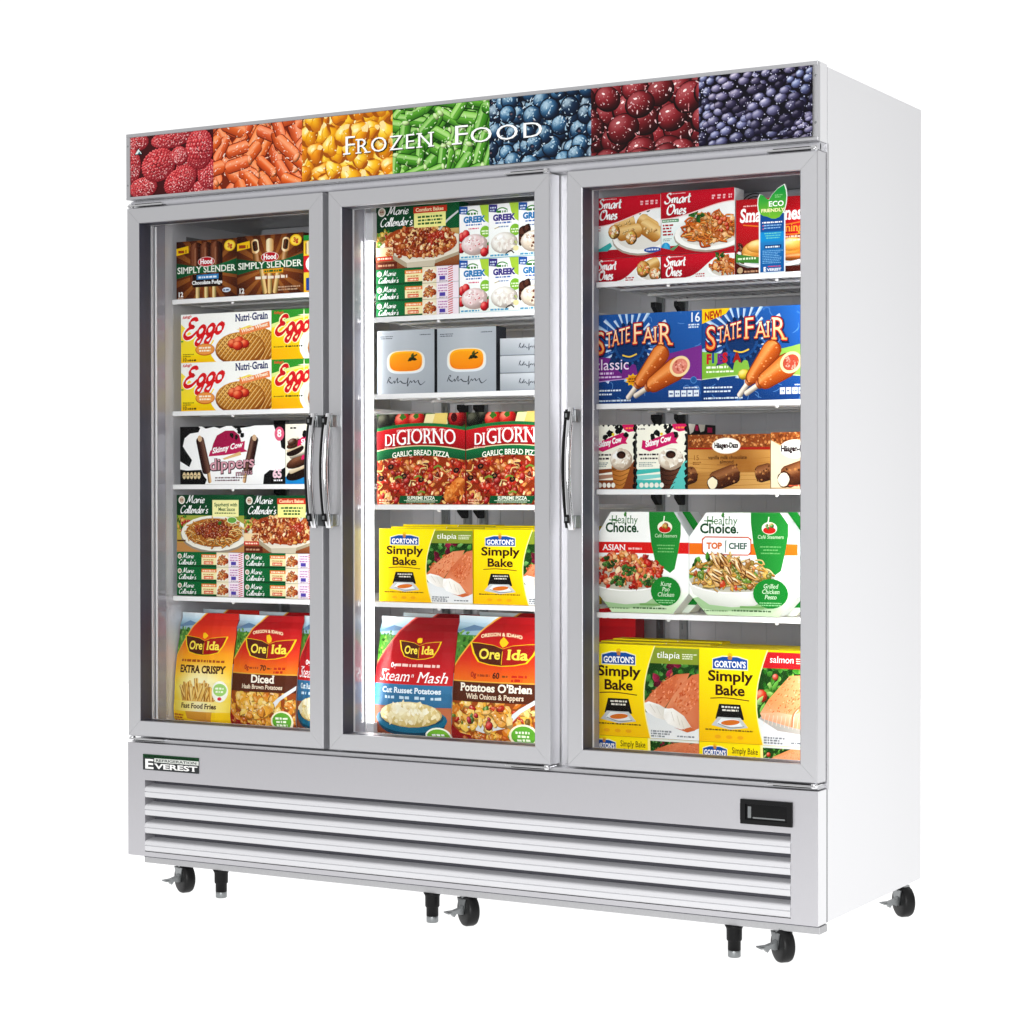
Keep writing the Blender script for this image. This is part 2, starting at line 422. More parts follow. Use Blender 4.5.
EPS = 2e-5
def lay_art(mb, a, P0, ux, uz, nrm, front=0., bend=None, nu=1, nv=1):
    """put artwork on a face: P0 origin, ux/uz face size vectors, nrm outward; bend=(fu, fv) lists of outward offsets at the cell lines"""
    P0 = Vector(P0); ux = Vector(ux); uz = Vector(uz); nrm = Vector(nrm).normalized()
    cache = {}
    def lc(c):
        if c not in cache: cache[c] = tuple(v ** 1.13 for v in lin(c))
        return cache[c]
    V, F, C = mb.V, mb.F, mb.C
    def put(pts, cols, lay, plane=None):
        n = len(V)
        for (x, y), c in zip(pts, cols):
            u, v = x / a.W, y / a.H
            d = front + lay * EPS
            if plane: d += plane[0] + plane[1] * u + plane[2] * v
            V.append(tuple(P0 + ux * u + uz * v + nrm * d)); C.append(lc(c))
        F.append(tuple(range(n, n + len(pts)))); mb.S.append(False)
    a.pack()
    if not bend:
        for pts, cols, lay in a.P: put(pts, cols, lay)
        return
    fu, fv = bend; nu, nv = len(fu) - 1, len(fv) - 1
    for pts, cols, lay in a.P:
        xs = [p[0] / a.W * nu for p in pts]; ys = [p[1] / a.H * nv for p in pts]
        i0, i1 = max(0, int(min(xs) + 1e-6)), min(nu - 1, int(max(xs) - 1e-6)); j0, j1 = max(0, int(min(ys) + 1e-6)), min(nv - 1, int(max(ys) - 1e-6))
        for i in range(i0, i1 + 1):
            xa, xb = a.W * i / nu, a.W * (i + 1) / nu; p1, c1 = pts, cols
            if i1 > i0: p1, c1 = hp_clip(p1, c1, (xa, a.H), (xa, 0)); p1, c1 = hp_clip(p1, c1, (xb, 0), (xb, a.H)) if len(p1) > 2 else (p1, c1)
            if len(p1) < 3: continue
            su = (fu[i + 1] - fu[i]) * nu; ou = fu[i] - su * i / nu
            for j in range(j0, j1 + 1):
                ya, yb = a.H * j / nv, a.H * (j + 1) / nv; p2, c2 = p1, c1
                if j1 > j0: p2, c2 = hp_clip(p2, c2, (0, ya), (a.W, ya)); p2, c2 = hp_clip(p2, c2, (a.W, yb), (0, yb)) if len(p2) > 2 else (p2, c2)
                if len(p2) < 3: continue
                sv = (fv[j + 1] - fv[j]) * nv; ov = fv[j] - sv * j / nv
                put(p2, c2, lay, (ou + ov, su, sv))

# ------------------------------------------------------------------ setting
FL = -.091                                     # floor height; z = 0 is the lower edge of the front panel
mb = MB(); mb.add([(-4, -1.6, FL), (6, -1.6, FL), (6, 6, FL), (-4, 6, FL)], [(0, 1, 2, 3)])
M['floor'] = emit_mat('self_lit_white_floor', (1, 1, 1), .97, .2)  # floor is no lamp; its glow is added to wash out shadows
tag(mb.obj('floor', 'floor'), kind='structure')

# ------------------------------------------------------------------ the freezer
W, D, HT = 1.943, .682, 1.90
fz = bpy.data.objects.new('display_freezer', None); COL.objects.link(fz); fz.location = (W / 2, D / 2, FL); fz.empty_display_size = .2
tag(fz, 'tall three door glass freezer on casters with a fruit sign along its top', 'freezer')
bpy.context.view_layer.update()
def part(mb, name, mat, parent=None):
    o = mb.obj(name, mat)
    p = parent or fz
    o.parent = p
    if p is fz: o.matrix_parent_inverse = fz.matrix_world.inverted()
    return o
# outer cabinet
mb = MB(); B = .0575
mb.box(W - .040, W, B, D, .0, HT - .004, b=.002); mb.box(0, .028, B, D, .0, HT - .004, b=.002)
mb.box(.0285, W - .0405, B + .001, D - .0005, 1.690, HT - .006); mb.box(.0285, W - .0405, D - .045, D - .001, .003, 1.6895)
mb.box(.0285, W - .0405, B + .001, D - .0455, .296, .330); mb.box(.0405, W - .0405, .10, D - .0455, .003, .012)
cab = part(mb, 'cabinet', 'white')
mb = MB(); mb.box(W - .030, W - .0008, .0538, .0574, .2975, HT - .006); part(mb, 'cabinet_gap_strip', 'gap_shade')  # dark strip painted in for the shaded gap beside the cabinet
mb = MB(); mb.box(W - .030, W - .0004, .0502, .0574, .001, .2970); part(mb, 'panel_gap_strip', 'gap_shade')  # same gap shade along the base panel, as a dark strip
# inner liner
mb = MB(); yb = D - .0465
mb.box(.0285, .0305, .062, yb, .331, 1.689); mb.box(W - .0425, W - .0405, .062, yb, .331, 1.689)
mb.box(.031, W - .043, yb - .002, yb, .331, 1.687); mb.box(.031, W - .043, .062, yb - .0025, 1.685, 1.689); mb.box(.031, W - .043, .062, yb - .0025, .3305, .334)
for k in range(26): mb.box(.05 + k * .071, .062 + k * .071, yb - .0045, yb - .0021, .40, 1.66)
part(mb, 'inner_liner', 'liner')
# face frame and mullions behind the doors
mb = MB(); y0, y1 = .0535, .0615
mb.box(.0, W, y0, y1, 1.669, 1.727); mb.box(.0, W, y0, y1, .296, .350)
mb.box(.0, .042, y0, y1, .3505, 1.6685); mb.box(W - .042, W, y0, y1, .3505, 1.6685)
mb.box(.600, .672, y0, y1, .3505, 1.6685); mb.box(1.262, 1.330, y0, y1, .3505, 1.6685)
for zz in (.3495, 1.6678): mb.box(1.268, 1.325, y0 - .0012, y0 - .0002, zz, zz + .0012)
part(mb, 'face_frame', 'steel')
mb = MB()
mb.box(.604, .668, .0625, .150, .334, 1.684, b=.004); mb.box(1.266, 1.326, .0625, .150, .334, 1.684, b=.004)
part(mb, 'mullion_post', 'jamb')
mb = MB()
mb.box(.0426, .0450, .066, .104, .336, 1.683); part(mb, 'side_jamb', 'jamb')
mb = MB()
for x in (.0428, .6690): mb.cyl((x + .0035, .0640, .336), (x + .0035, .0640, 1.66), .0035, 10)
part(mb, 'jamb_bead', 'jamb_light')
# moulding between the sign and the doors, kick strip under the doors
mb = MB(); mb.cyl((.004, .020, 1.7155), (W - .004, .020, 1.7155), .0085, 20); mb.box(.004, W - .004, .022, .053, 1.7075, 1.7255)
part(mb, 'sign_moulding', 'jamb_light')
mb = MB(); mb.box(.004, W - .004, .012, .053, .2990, .3085, b=.001); part(mb, 'kick_strip', 'steel_rail')

# sign box on top
sg = MB(); sg.box(.0, W, .0125, .054, 1.7265, HT); sb = part(sg, 'header_sign', 'white')
mb = MB(); zt, zb = HT, 1.7265
mb.box(.0, W, -.001, .0122, zt - .0095, zt, b=.0012); mb.box(.0, W, -.001, .0122, zb, zb + .0075, b=.0012)
mb.box(.0, .012, 0, .0122, zb + .0076, zt - .0096); mb.box(W - .0105, W, 0, .0122, zb + .0076, zt - .0096)
part(mb, 'sign_frame', 'steel_rail', sb)
for x in (.005, W - .0055):
    for z in (1.765, 1.868):
        mb = MB(); mb.lathe((x, .0002, z), (0, -1, 0), [(0, .0014), (.0016, .0012), (.0026, .0004), (.0026, 0)], 12); part(mb, 'screw', 'zinc', sb)

def fruit_panel():
    a = Art((W - .0225) / (.1564) * 100, seed=5); r = a.r; U = 100 / .1564
    xs = [0] + [(x - .012) * U for x in (.286, .565, .836, 1.111, 1.385, 1.659)] + [a.W]
    def reg(i): a.clip = [(xs[i], 0), (xs[i + 1], 0), (xs[i + 1], 100), (xs[i], 100)]; return xs[i], xs[i + 1]
    def pts(x0, x1, step, jit=.35):
        P = []
        ny = int(116 / step) + 1; nx = int((x1 - x0) / step) + 2
        for j in range(ny):
            for i in range(nx): P.append((x0 + (i + (j % 2) * .5) * step + r.uniform(-jit, jit) * step - step * .3, -6 + j * step + r.uniform(-jit, jit) * step))
        r.shuffle(P); return P
    def drupes(cx, cy, rx, ry, rot, rad, c, hi, dk, frost=0, fc='#ffe9e6', fat=1.02):
        a.ell(cx + 1, cy - 1.5, rx * 1.07, ry * 1.07, mix(dk, '#000000', .35), rot)
        cr, sr = cos(rot), sin(rot); P = []
        n = int(2.2 / rad) + 1; L0 = a.n + 2
        for j in range(-n, n + 1):
            for i in range(-n, n + 1):
                x, y = (i + (j % 2) * .5) * rad * 1.75 + r.uniform(-.15, .15) * rad, j * rad * 1.5 + r.uniform(-.15, .15) * rad
                q = sqrt(x * x + y * y)
                if q < 1.25: P.append((x, y, q, (i % 3) * 3 + j % 3))
        P.sort(key=lambda p: -p[2])
        for x, y, q, kk in P:
            if q > 1e-6:
                k = sin(min(q, 1.25) * 1.2) / q / .96; x, y = x * k, y * k
            X, Y = cx + x * rx * cr - y * ry * sr, cy + x * rx * sr + y * ry * cr
            gx, gy = x * cr - y * sr, x * sr + y * cr; l = max(.08, min(1.2, .60 - .42 * gx + .62 * gy - .25 * q * q + .15))
            cc = mix(dk, c, l * r.uniform(.85, 1.1)); s = rad * (1 - .3 * min(1, q * q * .7)) * fat; a.n = L0 + kk
            a.ball(X, Y, s * rx * r.uniform(.92, 1.1), s * ry * r.uniform(.9, 1.08), cc, mix(cc, hi, min(1, .35 + .6 * l * r.uniform(.5, 1))), mix(cc, dk, .85), rot, 8, 1.5, (0, .6, 1))
        a.n = L0 + 12
        for fi in range(frost):
            a.n = L0 + 12 + fi % 6; x, y = a.inside(0, 0, .92, .92); s = r.uniform(.5, 1.3)
            a.ell(cx + x * rx * cr - y * ry * sr, cy + x * rx * sr + y * ry * cr, s, s * .8, mix(c, fc, r.uniform(.4, .95)), r.uniform(0, 3), 6)
    # raspberries
    x0, x1 = reg(0); a.rect(x0, 0, x1, 100, '#4a0d12')
    for cx, cy, rx, ry, ro in [(12, 92, 24, 14, 0), (4, 52, 16, 26, 0), (120, 38, 22, 20, .5), (150, 2, 22, 14, 0), (108, 0, 24, 14, .2), (88, 93, 40, 15, .1), (166, 27, 22, 22, .5), (27, 14, 27, 16, .1), (60, 50, 33, 25, .2), (106, 20, 32, 20, .35), (146, 70, 26, 31, -.1), (104, 62, 16, 14, 0)]:
        drupes(cx, cy, rx, ry, ro, .125, '#e2444a', '#f49a96', '#8a1a26', 120, '#ffe4e0', 1.15)
    a.poly([(8, 70), (17, 82), (26, 70)], '#20242c'); a.poly([(10, 71.5), (17, 80), (24, 71.5)], '#eef5f2'); a.poly([(15, 71.5), (19, 76), (22, 71.5)], '#3c7f86')
    # carrots
    x0, x1 = reg(1); a.rect(x0, 0, x1, 100, '#7d2a0c')
    for k, (x, y) in enumerate(pts(x0, x1, 26) + pts(x0, x1, 33)):
        t = r.choice((-.95, -.7, -1.2, .75, 1.0, .2, -.4)); L = r.uniform(17, 29); w = r.uniform(8.5, 12)
        c = mix('#ef6a22', '#f88a3a', r.random()); c = mix(c, '#f2795a', r.uniform(0, .6))
        a.cap(x - L * cos(t), y - L * sin(t), x + L * cos(t), y + L * sin(t), w + 1.5, '#8e300f', '#8e300f', '#6a210a')
        a.cap(x - L * cos(t), y - L * sin(t), x + L * cos(t), y + L * sin(t), w, c, mix(c, '#ffd2b4', .65), mix(c, '#9a3208', .75))
        for _ in range(4):
            q = r.uniform(-.8, .8); s = r.uniform(-.5, .5) * w
            a.ell(x + L * q * cos(t) - s * sin(t), y + L * q * sin(t) + s * cos(t), r.uniform(1, 4), .6, mix(c, '#ffe6d6', .6), t, 6)
        if r.random() < .45: a.ball(x + L * cos(t), y + L * sin(t), w * .5, w * .85, mix(c, '#ffb27d', .5), rot=t, n=9)
    def frost(n, x0, x1, c):
        for k in range(n):
            x, y, s = r.uniform(x0, x1), r.uniform(0, 100), r.uniform(.5, 2.2); a.shard(x, y, s * r.uniform(.8, 2), s * .6, r.uniform(0, 3), mix(c, '#ffffff', r.uniform(.25, .8)), 6)
    frost(150, x0, x1, '#f4a070')
    # sweetcorn
    x0, x1 = reg(2); a.rect(x0, 0, x1, 100, '#8a4a06')
    for x, y in pts(x0, x1, 24) + pts(x0, x1, 27):
        rx = r.uniform(15, 20); ry = rx * r.uniform(.72, .95); ro = r.uniform(0, 3); c = mix('#f8b30f', '#ffd63a', r.random())
        if r.random() < .3: c = mix(c, '#f08a10', .6)
        a.ell(x, y - 1.2, rx + 1.4, ry + 1.4, '#a85a08', ro, 14); a.ball(x, y, rx, ry, c, '#fff0a0', mix(c, '#c0680a', .8), ro, 16, wob=.2); a.line([(x - rx * .5 * cos(ro), y - rx * .5 * sin(ro)), (x - ry * .15 * sin(ro), y + ry * .15 * cos(ro)), (x + rx * .55 * cos(ro), y + rx * .55 * sin(ro))], 1.6, mix(c, '#d08a10', .55), smooth=3); a.shard(x - rx * .3, y + ry * .3, rx * .3, ry * .16, ro, '#fff6c0')
        if r.random() < .4: a.shard(x + rx * .75 * cos(ro), y + rx * .75 * sin(ro), rx * .34, ry * .4, ro, '#f9e2a0')
    frost(110, x0, x1, '#f8cc50')
    # green beans
    x0, x1 = reg(3); a.rect(x0, 0, x1, 100, '#1d4a10')
    for x, y in pts(x0, x1, 22) + pts(x0, x1, 26):
        t = r.choice((.9, 1.2, .7, .3, -.5, 1.45, -.2)); L = r.uniform(15, 28); w = r.uniform(7, 10); c = mix('#58a82c', '#86cc4c', r.random())
        a.cap(x - L * cos(t), y - L * sin(t), x + L * cos(t), y + L * sin(t), w + 1.5, '#22560f', '#2a6012', '#16400a')
        a.cap(x - L * cos(t), y - L * sin(t), x + L * cos(t), y + L * sin(t), w, c, mix(c, '#e2f5c4', .7), mix(c, '#1f5a10', .75))
        a.line([(x - L * .8 * cos(t), y - L * .8 * sin(t)), (x + L * .8 * cos(t), y + L * .8 * sin(t))], .9, mix(c, '#2f7a16', .7), smooth=0)
        if r.random() < .6: a.ball(x + L * cos(t), y + L * sin(t), w * .45, w * .85, '#c6e59a', rot=t, n=8)
    frost(150, x0, x1, '#a8d878')
    # blueberries
    x0, x1 = reg(4); a.rect(x0, 0, x1, 100, '#0a1424')
    for x, y in pts(x0, x1, 22, .3) + pts(x0, x1, 26):
        q = r.uniform(12.5, 16.5); c = mix('#234c6e', '#46789c', r.random())
        if r.random() < .25: c = '#1c3550'
        a.ell(x, y, q + 1.2, q + 1, '#081020'); a.ball(x, y, q, q * .94, c, mix(c, '#d9ecf5', .75), '#0b1c33', 0, 14, 1.5, (0, .35, .65, .88, 1))
        for _ in range(9):
            u, v = a.inside(-.2, .3, .6, .5); a.ell(x + u * q, y + v * q, q * r.uniform(.06, .2), q * r.uniform(.05, .12), mix(c, '#dff0f6', r.uniform(.3, .85)), r.uniform(0, 3), 7)
        if r.random() < .55:
            u, v = x + r.uniform(-.5, .5) * q, y + r.uniform(-.5, .4) * q; a.blob(u, v, q * .3, mix(c, '#0a1626', .7), .35, 10); a.ell(u, v, q * .14, q * .1, '#6f5a62')
    frost(220, x0, x1, '#5f93b4')
    # dark red grapes
    x0, x1 = reg(5); a.rect(x0, 0, x1, 100, '#220608')
    for x, y in pts(x0, x1, 33, .25) + pts(x0, x1, 42, .3):
        q = r.uniform(21, 27); ro = r.uniform(-.5, .6); c = mix('#6e1820', '#942831', r.random())
        a.ell(x, y - 1, q + 1.4, q * .82 + 1.4, '#1c0406', ro); a.ball(x, y, q, q * .8, c, mix(c, '#e8a8a4', .42), '#30080d', ro, 16, 1.4, (0, .35, .65, .88, 1), .04)
        for _ in range(16):
            u, v = a.inside(0, .05, .8, .62); a.ell(x + u * q, y + v * q, r.uniform(.5, 1.6), r.uniform(.4, .9), mix(c, '#f6dcd8', r.uniform(.35, .9)), r.uniform(0, 3), 6)
        a.ell(x - q * .3, y + q * .33, q * .13, q * .07, '#ffe9e6', ro, 8)
    frost(120, x0, x1, '#b85a5e')
    # blackberries
    x0, x1 = reg(6); a.rect(x0, 0, x1, 100, '#0e0918')
    for cx, cy, rx, ry, ro in [(14, 78, 26, 22, .3), (10, 30, 28, 24, .4), (170, 30, 26, 24, -.2), (140, 96, 34, 18, .1), (172, 10, 30, 16, .2), (112, 8, 30, 18, 0), (98, 82, 30, 22, .2), (164, 66, 30, 26, .3), (46, 38, 34, 24, .2), (60, 72, 37, 25, .1), (58, 8, 36, 26, .2), (118, 42, 38, 27, .15)]:
        k = r.uniform(0, 1); drupes(x0 + cx, cy, rx, ry, ro, .32, mix('#727fae', '#8c86aa', k), mix('#dde5f8', '#e8dfec', k), '#150f28', 40, '#e6e6f6', .90)
    a.clip = None
    x = (.695 - .012) * U
    for word, xa, xb in (('FROZEN', .695, .962), ('FOOD', 1.008, 1.264)):
        for d, c in ((-.9, '#3a3a2a'), (0, '#ffffff')):
            xx = (xa - .012) * U + d * -.6; wtot = (xb - xa) * U
            w1 = a.width(word[0], 29); w2 = a.width(word[1:], 23, 1, .1); k = wtot / (w1 + w2)
            for e in (-.4, .4):
                a.text(word[0], xx + e, 36 + d, 29, c, sx=k, off=-.010, serif=.13); a.text(word[1:], xx + w1 * k + e, 36 + d, 23, c, sx=k, off=-.010, serif=.13, track=.1)
    return a
ap = fruit_panel(); mb = MB(); mb.box(.0122, W - .0107, .0035, .0122, zb + .0077, zt - .0097, col=lin(hx('#d0d0d0')))
lay_art(mb, ap, (.0124, .0034, zb + .0079), (W - .0233, 0, 0), (0, 0, zt - zb - .0178), (0, -1, 0))
part(mb, 'fruit_graphic', 'sign', sb)

# doors
DT, DB = 1.7048, .3144
def door(x0, x1, hinge_right, hx_):
    dm = MB(); t, zt, zb = .0405, DT, DB; yf, ybk = 0., .048
    # mitred hollow frame: four rails with a softened inner edge
    prof = [(0, ybk), (0, yf + .002), (.002, yf), (t - .0012, yf), (t - .0004, yf + .0003), (t, yf + .0012), (t, ybk)]
    g = .0005
    def rail(fn):
        n = len(prof); A = [fn(d, y, 0) for d, y in prof]; Bq = [fn(d, y, 1) for d, y in prof]
        dm.add(A + Bq, [(i, i + 1, n + i + 1, n + i) for i in range(n - 1)] + [(n - 1, 0, n, 2 * n - 1)] + [tuple(range(n - 1, -1, -1)), tuple(range(n, 2 * n))])
    rail(lambda d, y, e: ((x0 + d) if not e else (x1 - d), y, zt - d - g)); rail(lambda d, y, e: ((x0 + d) if not e else (x1 - d), y, zb + d + g))
    rail(lambda d, y, e: (x0 + d + g, y, (zb + d + 3 * g) if not e else (zt - d - 3 * g))); rail(lambda d, y, e: (x1 - d - g, y, (zb + d + 3 * g) if not e else (zt - d - 3 * g)))
    dr = part(dm, 'glass_door', 'steel')
    # inner lining, spacer and gasket
    mb = MB(); i0, i1, j0, j1 = x0 + t, x1 - t, zb + t, zt - t
    for (a, b, c, d) in ((i0 - .004, i0 + .0016, j0, j1), (i1 - .0016, i1 + .004, j0, j1)): mb.box(a, b, .0020, .047, c, d)
    mb.box(i0 + .0018, i1 - .0018, .010, .047, j0 - .004, j0 + .0016); mb.box(i0 + .0018, i1 - .0018, .010, .047, j1 - .0016, j1 + .004)
    part(mb, 'glass_spacer', 'gasket', dr)
    mb = MB()
    for (a, b, c, d) in ((x0 + .012, i0 + .003, zb + .012, zt - .012), (i1 - .003, x1 - .012, zb + .012, zt - .012)): mb.box(a, b, .0482, .0530, c, d)
    for (c, d) in ((zb + .012, j0 + .002), (j1 - .002, zt - .012)): mb.box(i0 + .0032, i1 - .0032, .0482, .0530, c, d)
    part(mb, 'door_gasket', 'jamb_light', dr)
    mb = MB(); mb.box(i0 - .003, i1 + .003, .022, .026, j0 - .003, j1 + .003); part(mb, 'glass_pane', 'glass', dr)
    # hinges
    for top in (1, 0):
        mb = MB(); hxp = x1 - .010 if hinge_right else x0 + .012; s = -1 if hinge_right else 1
        z = 1.7100 if top else .3082
        a, b = sorted((hxp - s * .006, hxp + s * .110)); mb.box(a, b, -.004, .040, z - .0022, z + .0022, b=.001)
        mb.lathe((hxp, .004, z - .0055), (0, 0, 1), [(0, 0), (.0070, 0), (.0078, .001), (.0078, .010), (.0070, .011), (0, .011)], 18)
        h = part(mb, 'hinge', 'chrome', dr)
        mb = MB(); a, b = sorted((hxp + s * .012, hxp + s * .098)); mb.box(a, b, .004, .0505, z + (.0024 if top else -.0054), z + (.0052 if top else -.0024)); part(mb, 'hinge_shim', 'black', h)
    # handle: bowed bar on two feet with dark end caps
    z0, z1 = .868, 1.152; mb = MB(); n = 22
    P = []
    for i in range(n + 1):
        q = i / n; zz = z0 + (z1 - z0) * q; bow = sin(pi * q) ** .8
        yy = -.030 - .020 * bow; hw = .0085 - .001 * bow
        P.append([(hx_ + u * hw, yy + v, zz) for u, v in ((-1, .006), (-.95, .0005), (-.5, -.003), (.1, -.0038), (.7, -.0022), (1, .002), (1, .007), (0, .010))])
    k = 8; V = [p for row in P for p in row]
    mb.add(V, [(i * k + j, i * k + (j + 1) % k, (i + 1) * k + (j + 1) % k, (i + 1) * k + j) for i in range(n) for j in range(k)], (1, 1, 1), True)
    mb.add(P[0], [tuple(range(k))]); mb.add(P[-1], [tuple(range(k - 1, -1, -1))])
    hd = part(mb, 'handle', 'chrome', dr)
    mb = MB()
    V = []
    for i in range(n + 1):
        q = i / n; zz = z0 + .004 + (z1 - z0 - .008) * q; bow = sin(pi * q) ** .8; yy = -.030 - .020 * bow
        V += [(hx_ - .0140, yy + .000, zz), (hx_ - .0086, yy - .0022, zz), (hx_ - .0084, yy + .0075, zz), (hx_ - .0140, yy + .012, zz)]
    mb.add(V, [(i * 4 + j, i * 4 + (j + 1) % 4, i * 4 + 4 + (j + 1) % 4, i * 4 + 4 + j) for i in range(n) for j in range(4)])
    mb.add(V[:4], [(0, 1, 2, 3)]); mb.add(V[-4:], [(3, 2, 1, 0)])
    part(mb, 'handle_edge', 'black', hd)
    for zz in (z0 + .004, z1 - .034):
        mb = MB(); mb.box(hx_ - .006, hx_ + .0125, -.0285, -.0002, zz, zz + .030, b=.002); part(mb, 'handle_foot', 'zinc', hd)
        mb = MB(); zc = zz + (.012 if zz < 1 else .006); mb.box(hx_ - .0095, hx_ + .0030, -.0465, -.0330, zc, zc + .0190, b=.0015); part(mb, 'end_cap', 'black', hd)
        mb = MB(); mb.box(hx_ - .0060, hx_ - .0005, -.0474, -.0464, zc + .005, zc + .0140, b=.0003); part(mb, 'cap_insert', 'zinc', hd)
    return dr
d1 = door(.0005, .6265, False, .6185); d2 = door(.6431, 1.2725, True, .6635); d3 = door(1.3180, 1.9425, True, 1.3440)
d1['label'] = 'glass door hinged at its outer left edge'; d2['label'] = 'middle glass door beside a lit white lamp'; d3['label'] = 'glass door carrying a green and blue sticker'
# eco sticker on the third door's glass
def eco():
    a = Art(38, seed=3); X = lambda px: (px - 108) / (425 - 108) * 38; Y = lambda py: (975 - py) / (975 - 92) * 100
    def S(L): return [(X(x), Y(y)) for x, y in L][::-1]
    leaf1 = [(135, 178), (165, 190), (200, 225), (228, 240), (262, 190), (320, 130), (390, 94), (408, 150), (415, 215), (408, 290), (392, 350), (370, 390), (340, 425), (300, 440), (255, 436), (205, 412), (170, 405), (135, 380), (118, 340), (112, 280), (116, 220)]
    a.rect(X(128), 0, X(395), Y(370), '#e8f1f5'); a.poly(S(leaf1), '#eef6ee')
    a.vgrad(X(142), Y(955), X(382), Y(380), [(0, '#1a62a5'), (.35, '#2373b5'), (.5, '#2f86c4'), (.55, '#1b97d6'), (.68, '#1b97d6'), (.7, '#1d5fa6'), (1, '#184f90')])
    a.poly(S([(x * .94 + 260 * .06, y * .95 + 280 * .05) for x, y in leaf1]), lambda x, y: mix('#8cc63a', '#1d9a48', (y - 60) / 34))
    a.line([(X(228), Y(255)), (X(222), Y(300)), (X(240), Y(400))], .6, '#9ad06a')
    a.text('ECO', X(226), Y(308), 5.6, '#ffffff', w=X(380) - X(226), off=.02); a.text('FRIENDLY', X(150), Y(362), 3.6, '#fdf2c0', w=X(385) - X(150), off=.03)
    a.micro(X(290), Y(205), 9, 1.3, '#8fd08a', 2)
    a.micro(X(162), Y(472), 24, 1.7, '#ffffff'); a.micro(X(180), Y(500), 21, 1.3, '#9cc8ec', 2, 2.2); a.ell(X(172), Y(496), .9, .9, '#c86a8a'); a.ell(X(172), Y(528), .9, .9, '#c86a8a')
    a.micro(X(185), Y(578), 20, 1.3, '#79d6c4', 3, 2.0, 'c'); a.rect(X(185), Y(722), X(355), Y(688), '#17467f'); a.micro(X(195), Y(715), 17, 1.9, '#e4f0fa')
    a.micro(X(165), Y(750), 25, 1.1, '#7db6e0', 8, 1.75); a.micro(X(220), Y(905), 15, 1.2, '#e0546a'); a.text('E', X(175), Y(945), 4.4, '#ffffff', off=.05, sx=.9); a.text('VEREST', X(212), Y(943), 2.6, '#e8eef4', w=X(352) - X(212), off=.05)
    return a
a = eco(); mb = MB(); lay_art(mb, a, (1.789, .0212, 1.441), (.0755, 0, 0), (0, 0, .199), (0, -1, 0)); part(mb, 'eco_sticker', 'card', d3)

# front base panel with louvres
mb = MB(); x0, x1, z0, z1 = .057, 1.879, .012, .2005
mb.box(0, x0, 0, .053, 0, .2974); mb.box(x1, W, 0, .050, 0, .2974); mb.box(x0, x1, 0, .053, z1, .2974); mb.box(x0, x1, 0, .053, 0, z0)
bp = part(mb, 'base_panel', 'panel')
mb = MB(); mb.box(W - .0006, W + .0003, .0006, .0498, .0008, .2966); part(mb, 'panel_return', 'white', bp)
mb = MB(); mb.box(x0 + .001, x1 - .001, .040, .052, z0 + .001, z1 - .001); part(mb, 'grille_shade_sheet', 'gap_shade', bp)  # dark sheet stands in for the unlit space behind the slats
mb = MB(); pitch = (z1 - z0) / 4; prof = [(.036, .0335), (.016, .0310), (.006, .0298), (.0022, .0284), (-.0004, .0262), (-.0022, .0195), (-.0020, .0178), (.0012, .0168), (.0012, .0160), (-.0018, .0150), (-.0010, .0060), (.0, .0030), (.0016, .0012), (.006, .0010), (.008, .0030), (.036, .0080)]
for k in range(4):
    zz = z0 + .0006 + k * pitch; n = len(prof)
    A = [(x0 + .0006, y, zz + h * pitch / .047) for y, h in prof]; Bq = [(x1 - .0006, y, zz + h * pitch / .047) for y, h in prof]
    mb.add(A + Bq, [(i + 1, i, n + i, n + i + 1) for i in range(n - 1)])
    mb.add(A, [tuple(range(n))]); mb.add(Bq, [tuple(range(n - 1, -1, -1))])
part(mb, 'louvre_grille', 'slat', bp)
def badge():
    a = Art(448, seed=4); a.rect(0, 0, 448, 100, '#3c3f40'); a.rect(0, 78, 448, 100, '#1f4a2c'); a.rect(0, 52, 448, 78, '#d4d7d2')
    a.micro(16, 84, 410, 9, '#0f2417', 1); a.rect(0, 50, 92, 78, '#3c3f40')
    a.text('REFRIGERATION', 104, 57.5, 15, '#33393a', w=328, off=.02); a.text('E', 12, 10, 58, '#f0f0ee', w=74, off=.03, serif=.03); a.text('VEREST', 98, 12, 31, '#f0f0ee', w=338, off=.03, serif=.05)
    return a
mb = MB(); mb.box(.052, .236, -.0016, -.0001, .228, .269, col=lin(hx('#3c3f40'))); lay_art(mb, badge(), (.052, -.0017, .228), (.184, 0, 0), (0, 0, .041), (0, -1, 0)); part(mb, 'maker_badge', 'card', bp)
# digital controller in a black bezel
cx0, cx1, cz0, cz1 = 1.759, 1.884, .2145, .270
def bez(mb, x0, x1, z0, z1, i, yA, yB):
    mb.box(x0, x1, yA, yB, z1 - i, z1, b=.0015); mb.box(x0, x1, yA, yB, z0, z0 + i, b=.0015); mb.box(x0, x0 + i * 1.2, yA + .0002, yB, z0 + i * .9, z1 - i * .9); mb.box(x1 - i * 1.2, x1, yA + .0002, yB, z0 + i * .9, z1 - i * .9)
mb = MB(); bez(mb, cx0, cx1, cz0, cz1, .0105, -.005, -.0001); cb = part(mb, 'control_bezel', 'black', bp)
mb = MB(); mb.box(cx0 + .012, cx1 - .012, -.0012, -.0002, cz0 + .0100, cz1 - .0100); part(mb, 'display_screen', 'screen', bp)
mb = MB(); mb.box(cx0 + .018, cx0 + .026, -.0030, -.0012, cz0 + .014, cz1 - .016); mb.box(cx0 + .030, cx1 - .018, -.0030, -.0012, cz0 + .0135, cz0 + .0165); part(mb, 'display_rim', 'zinc', bp)
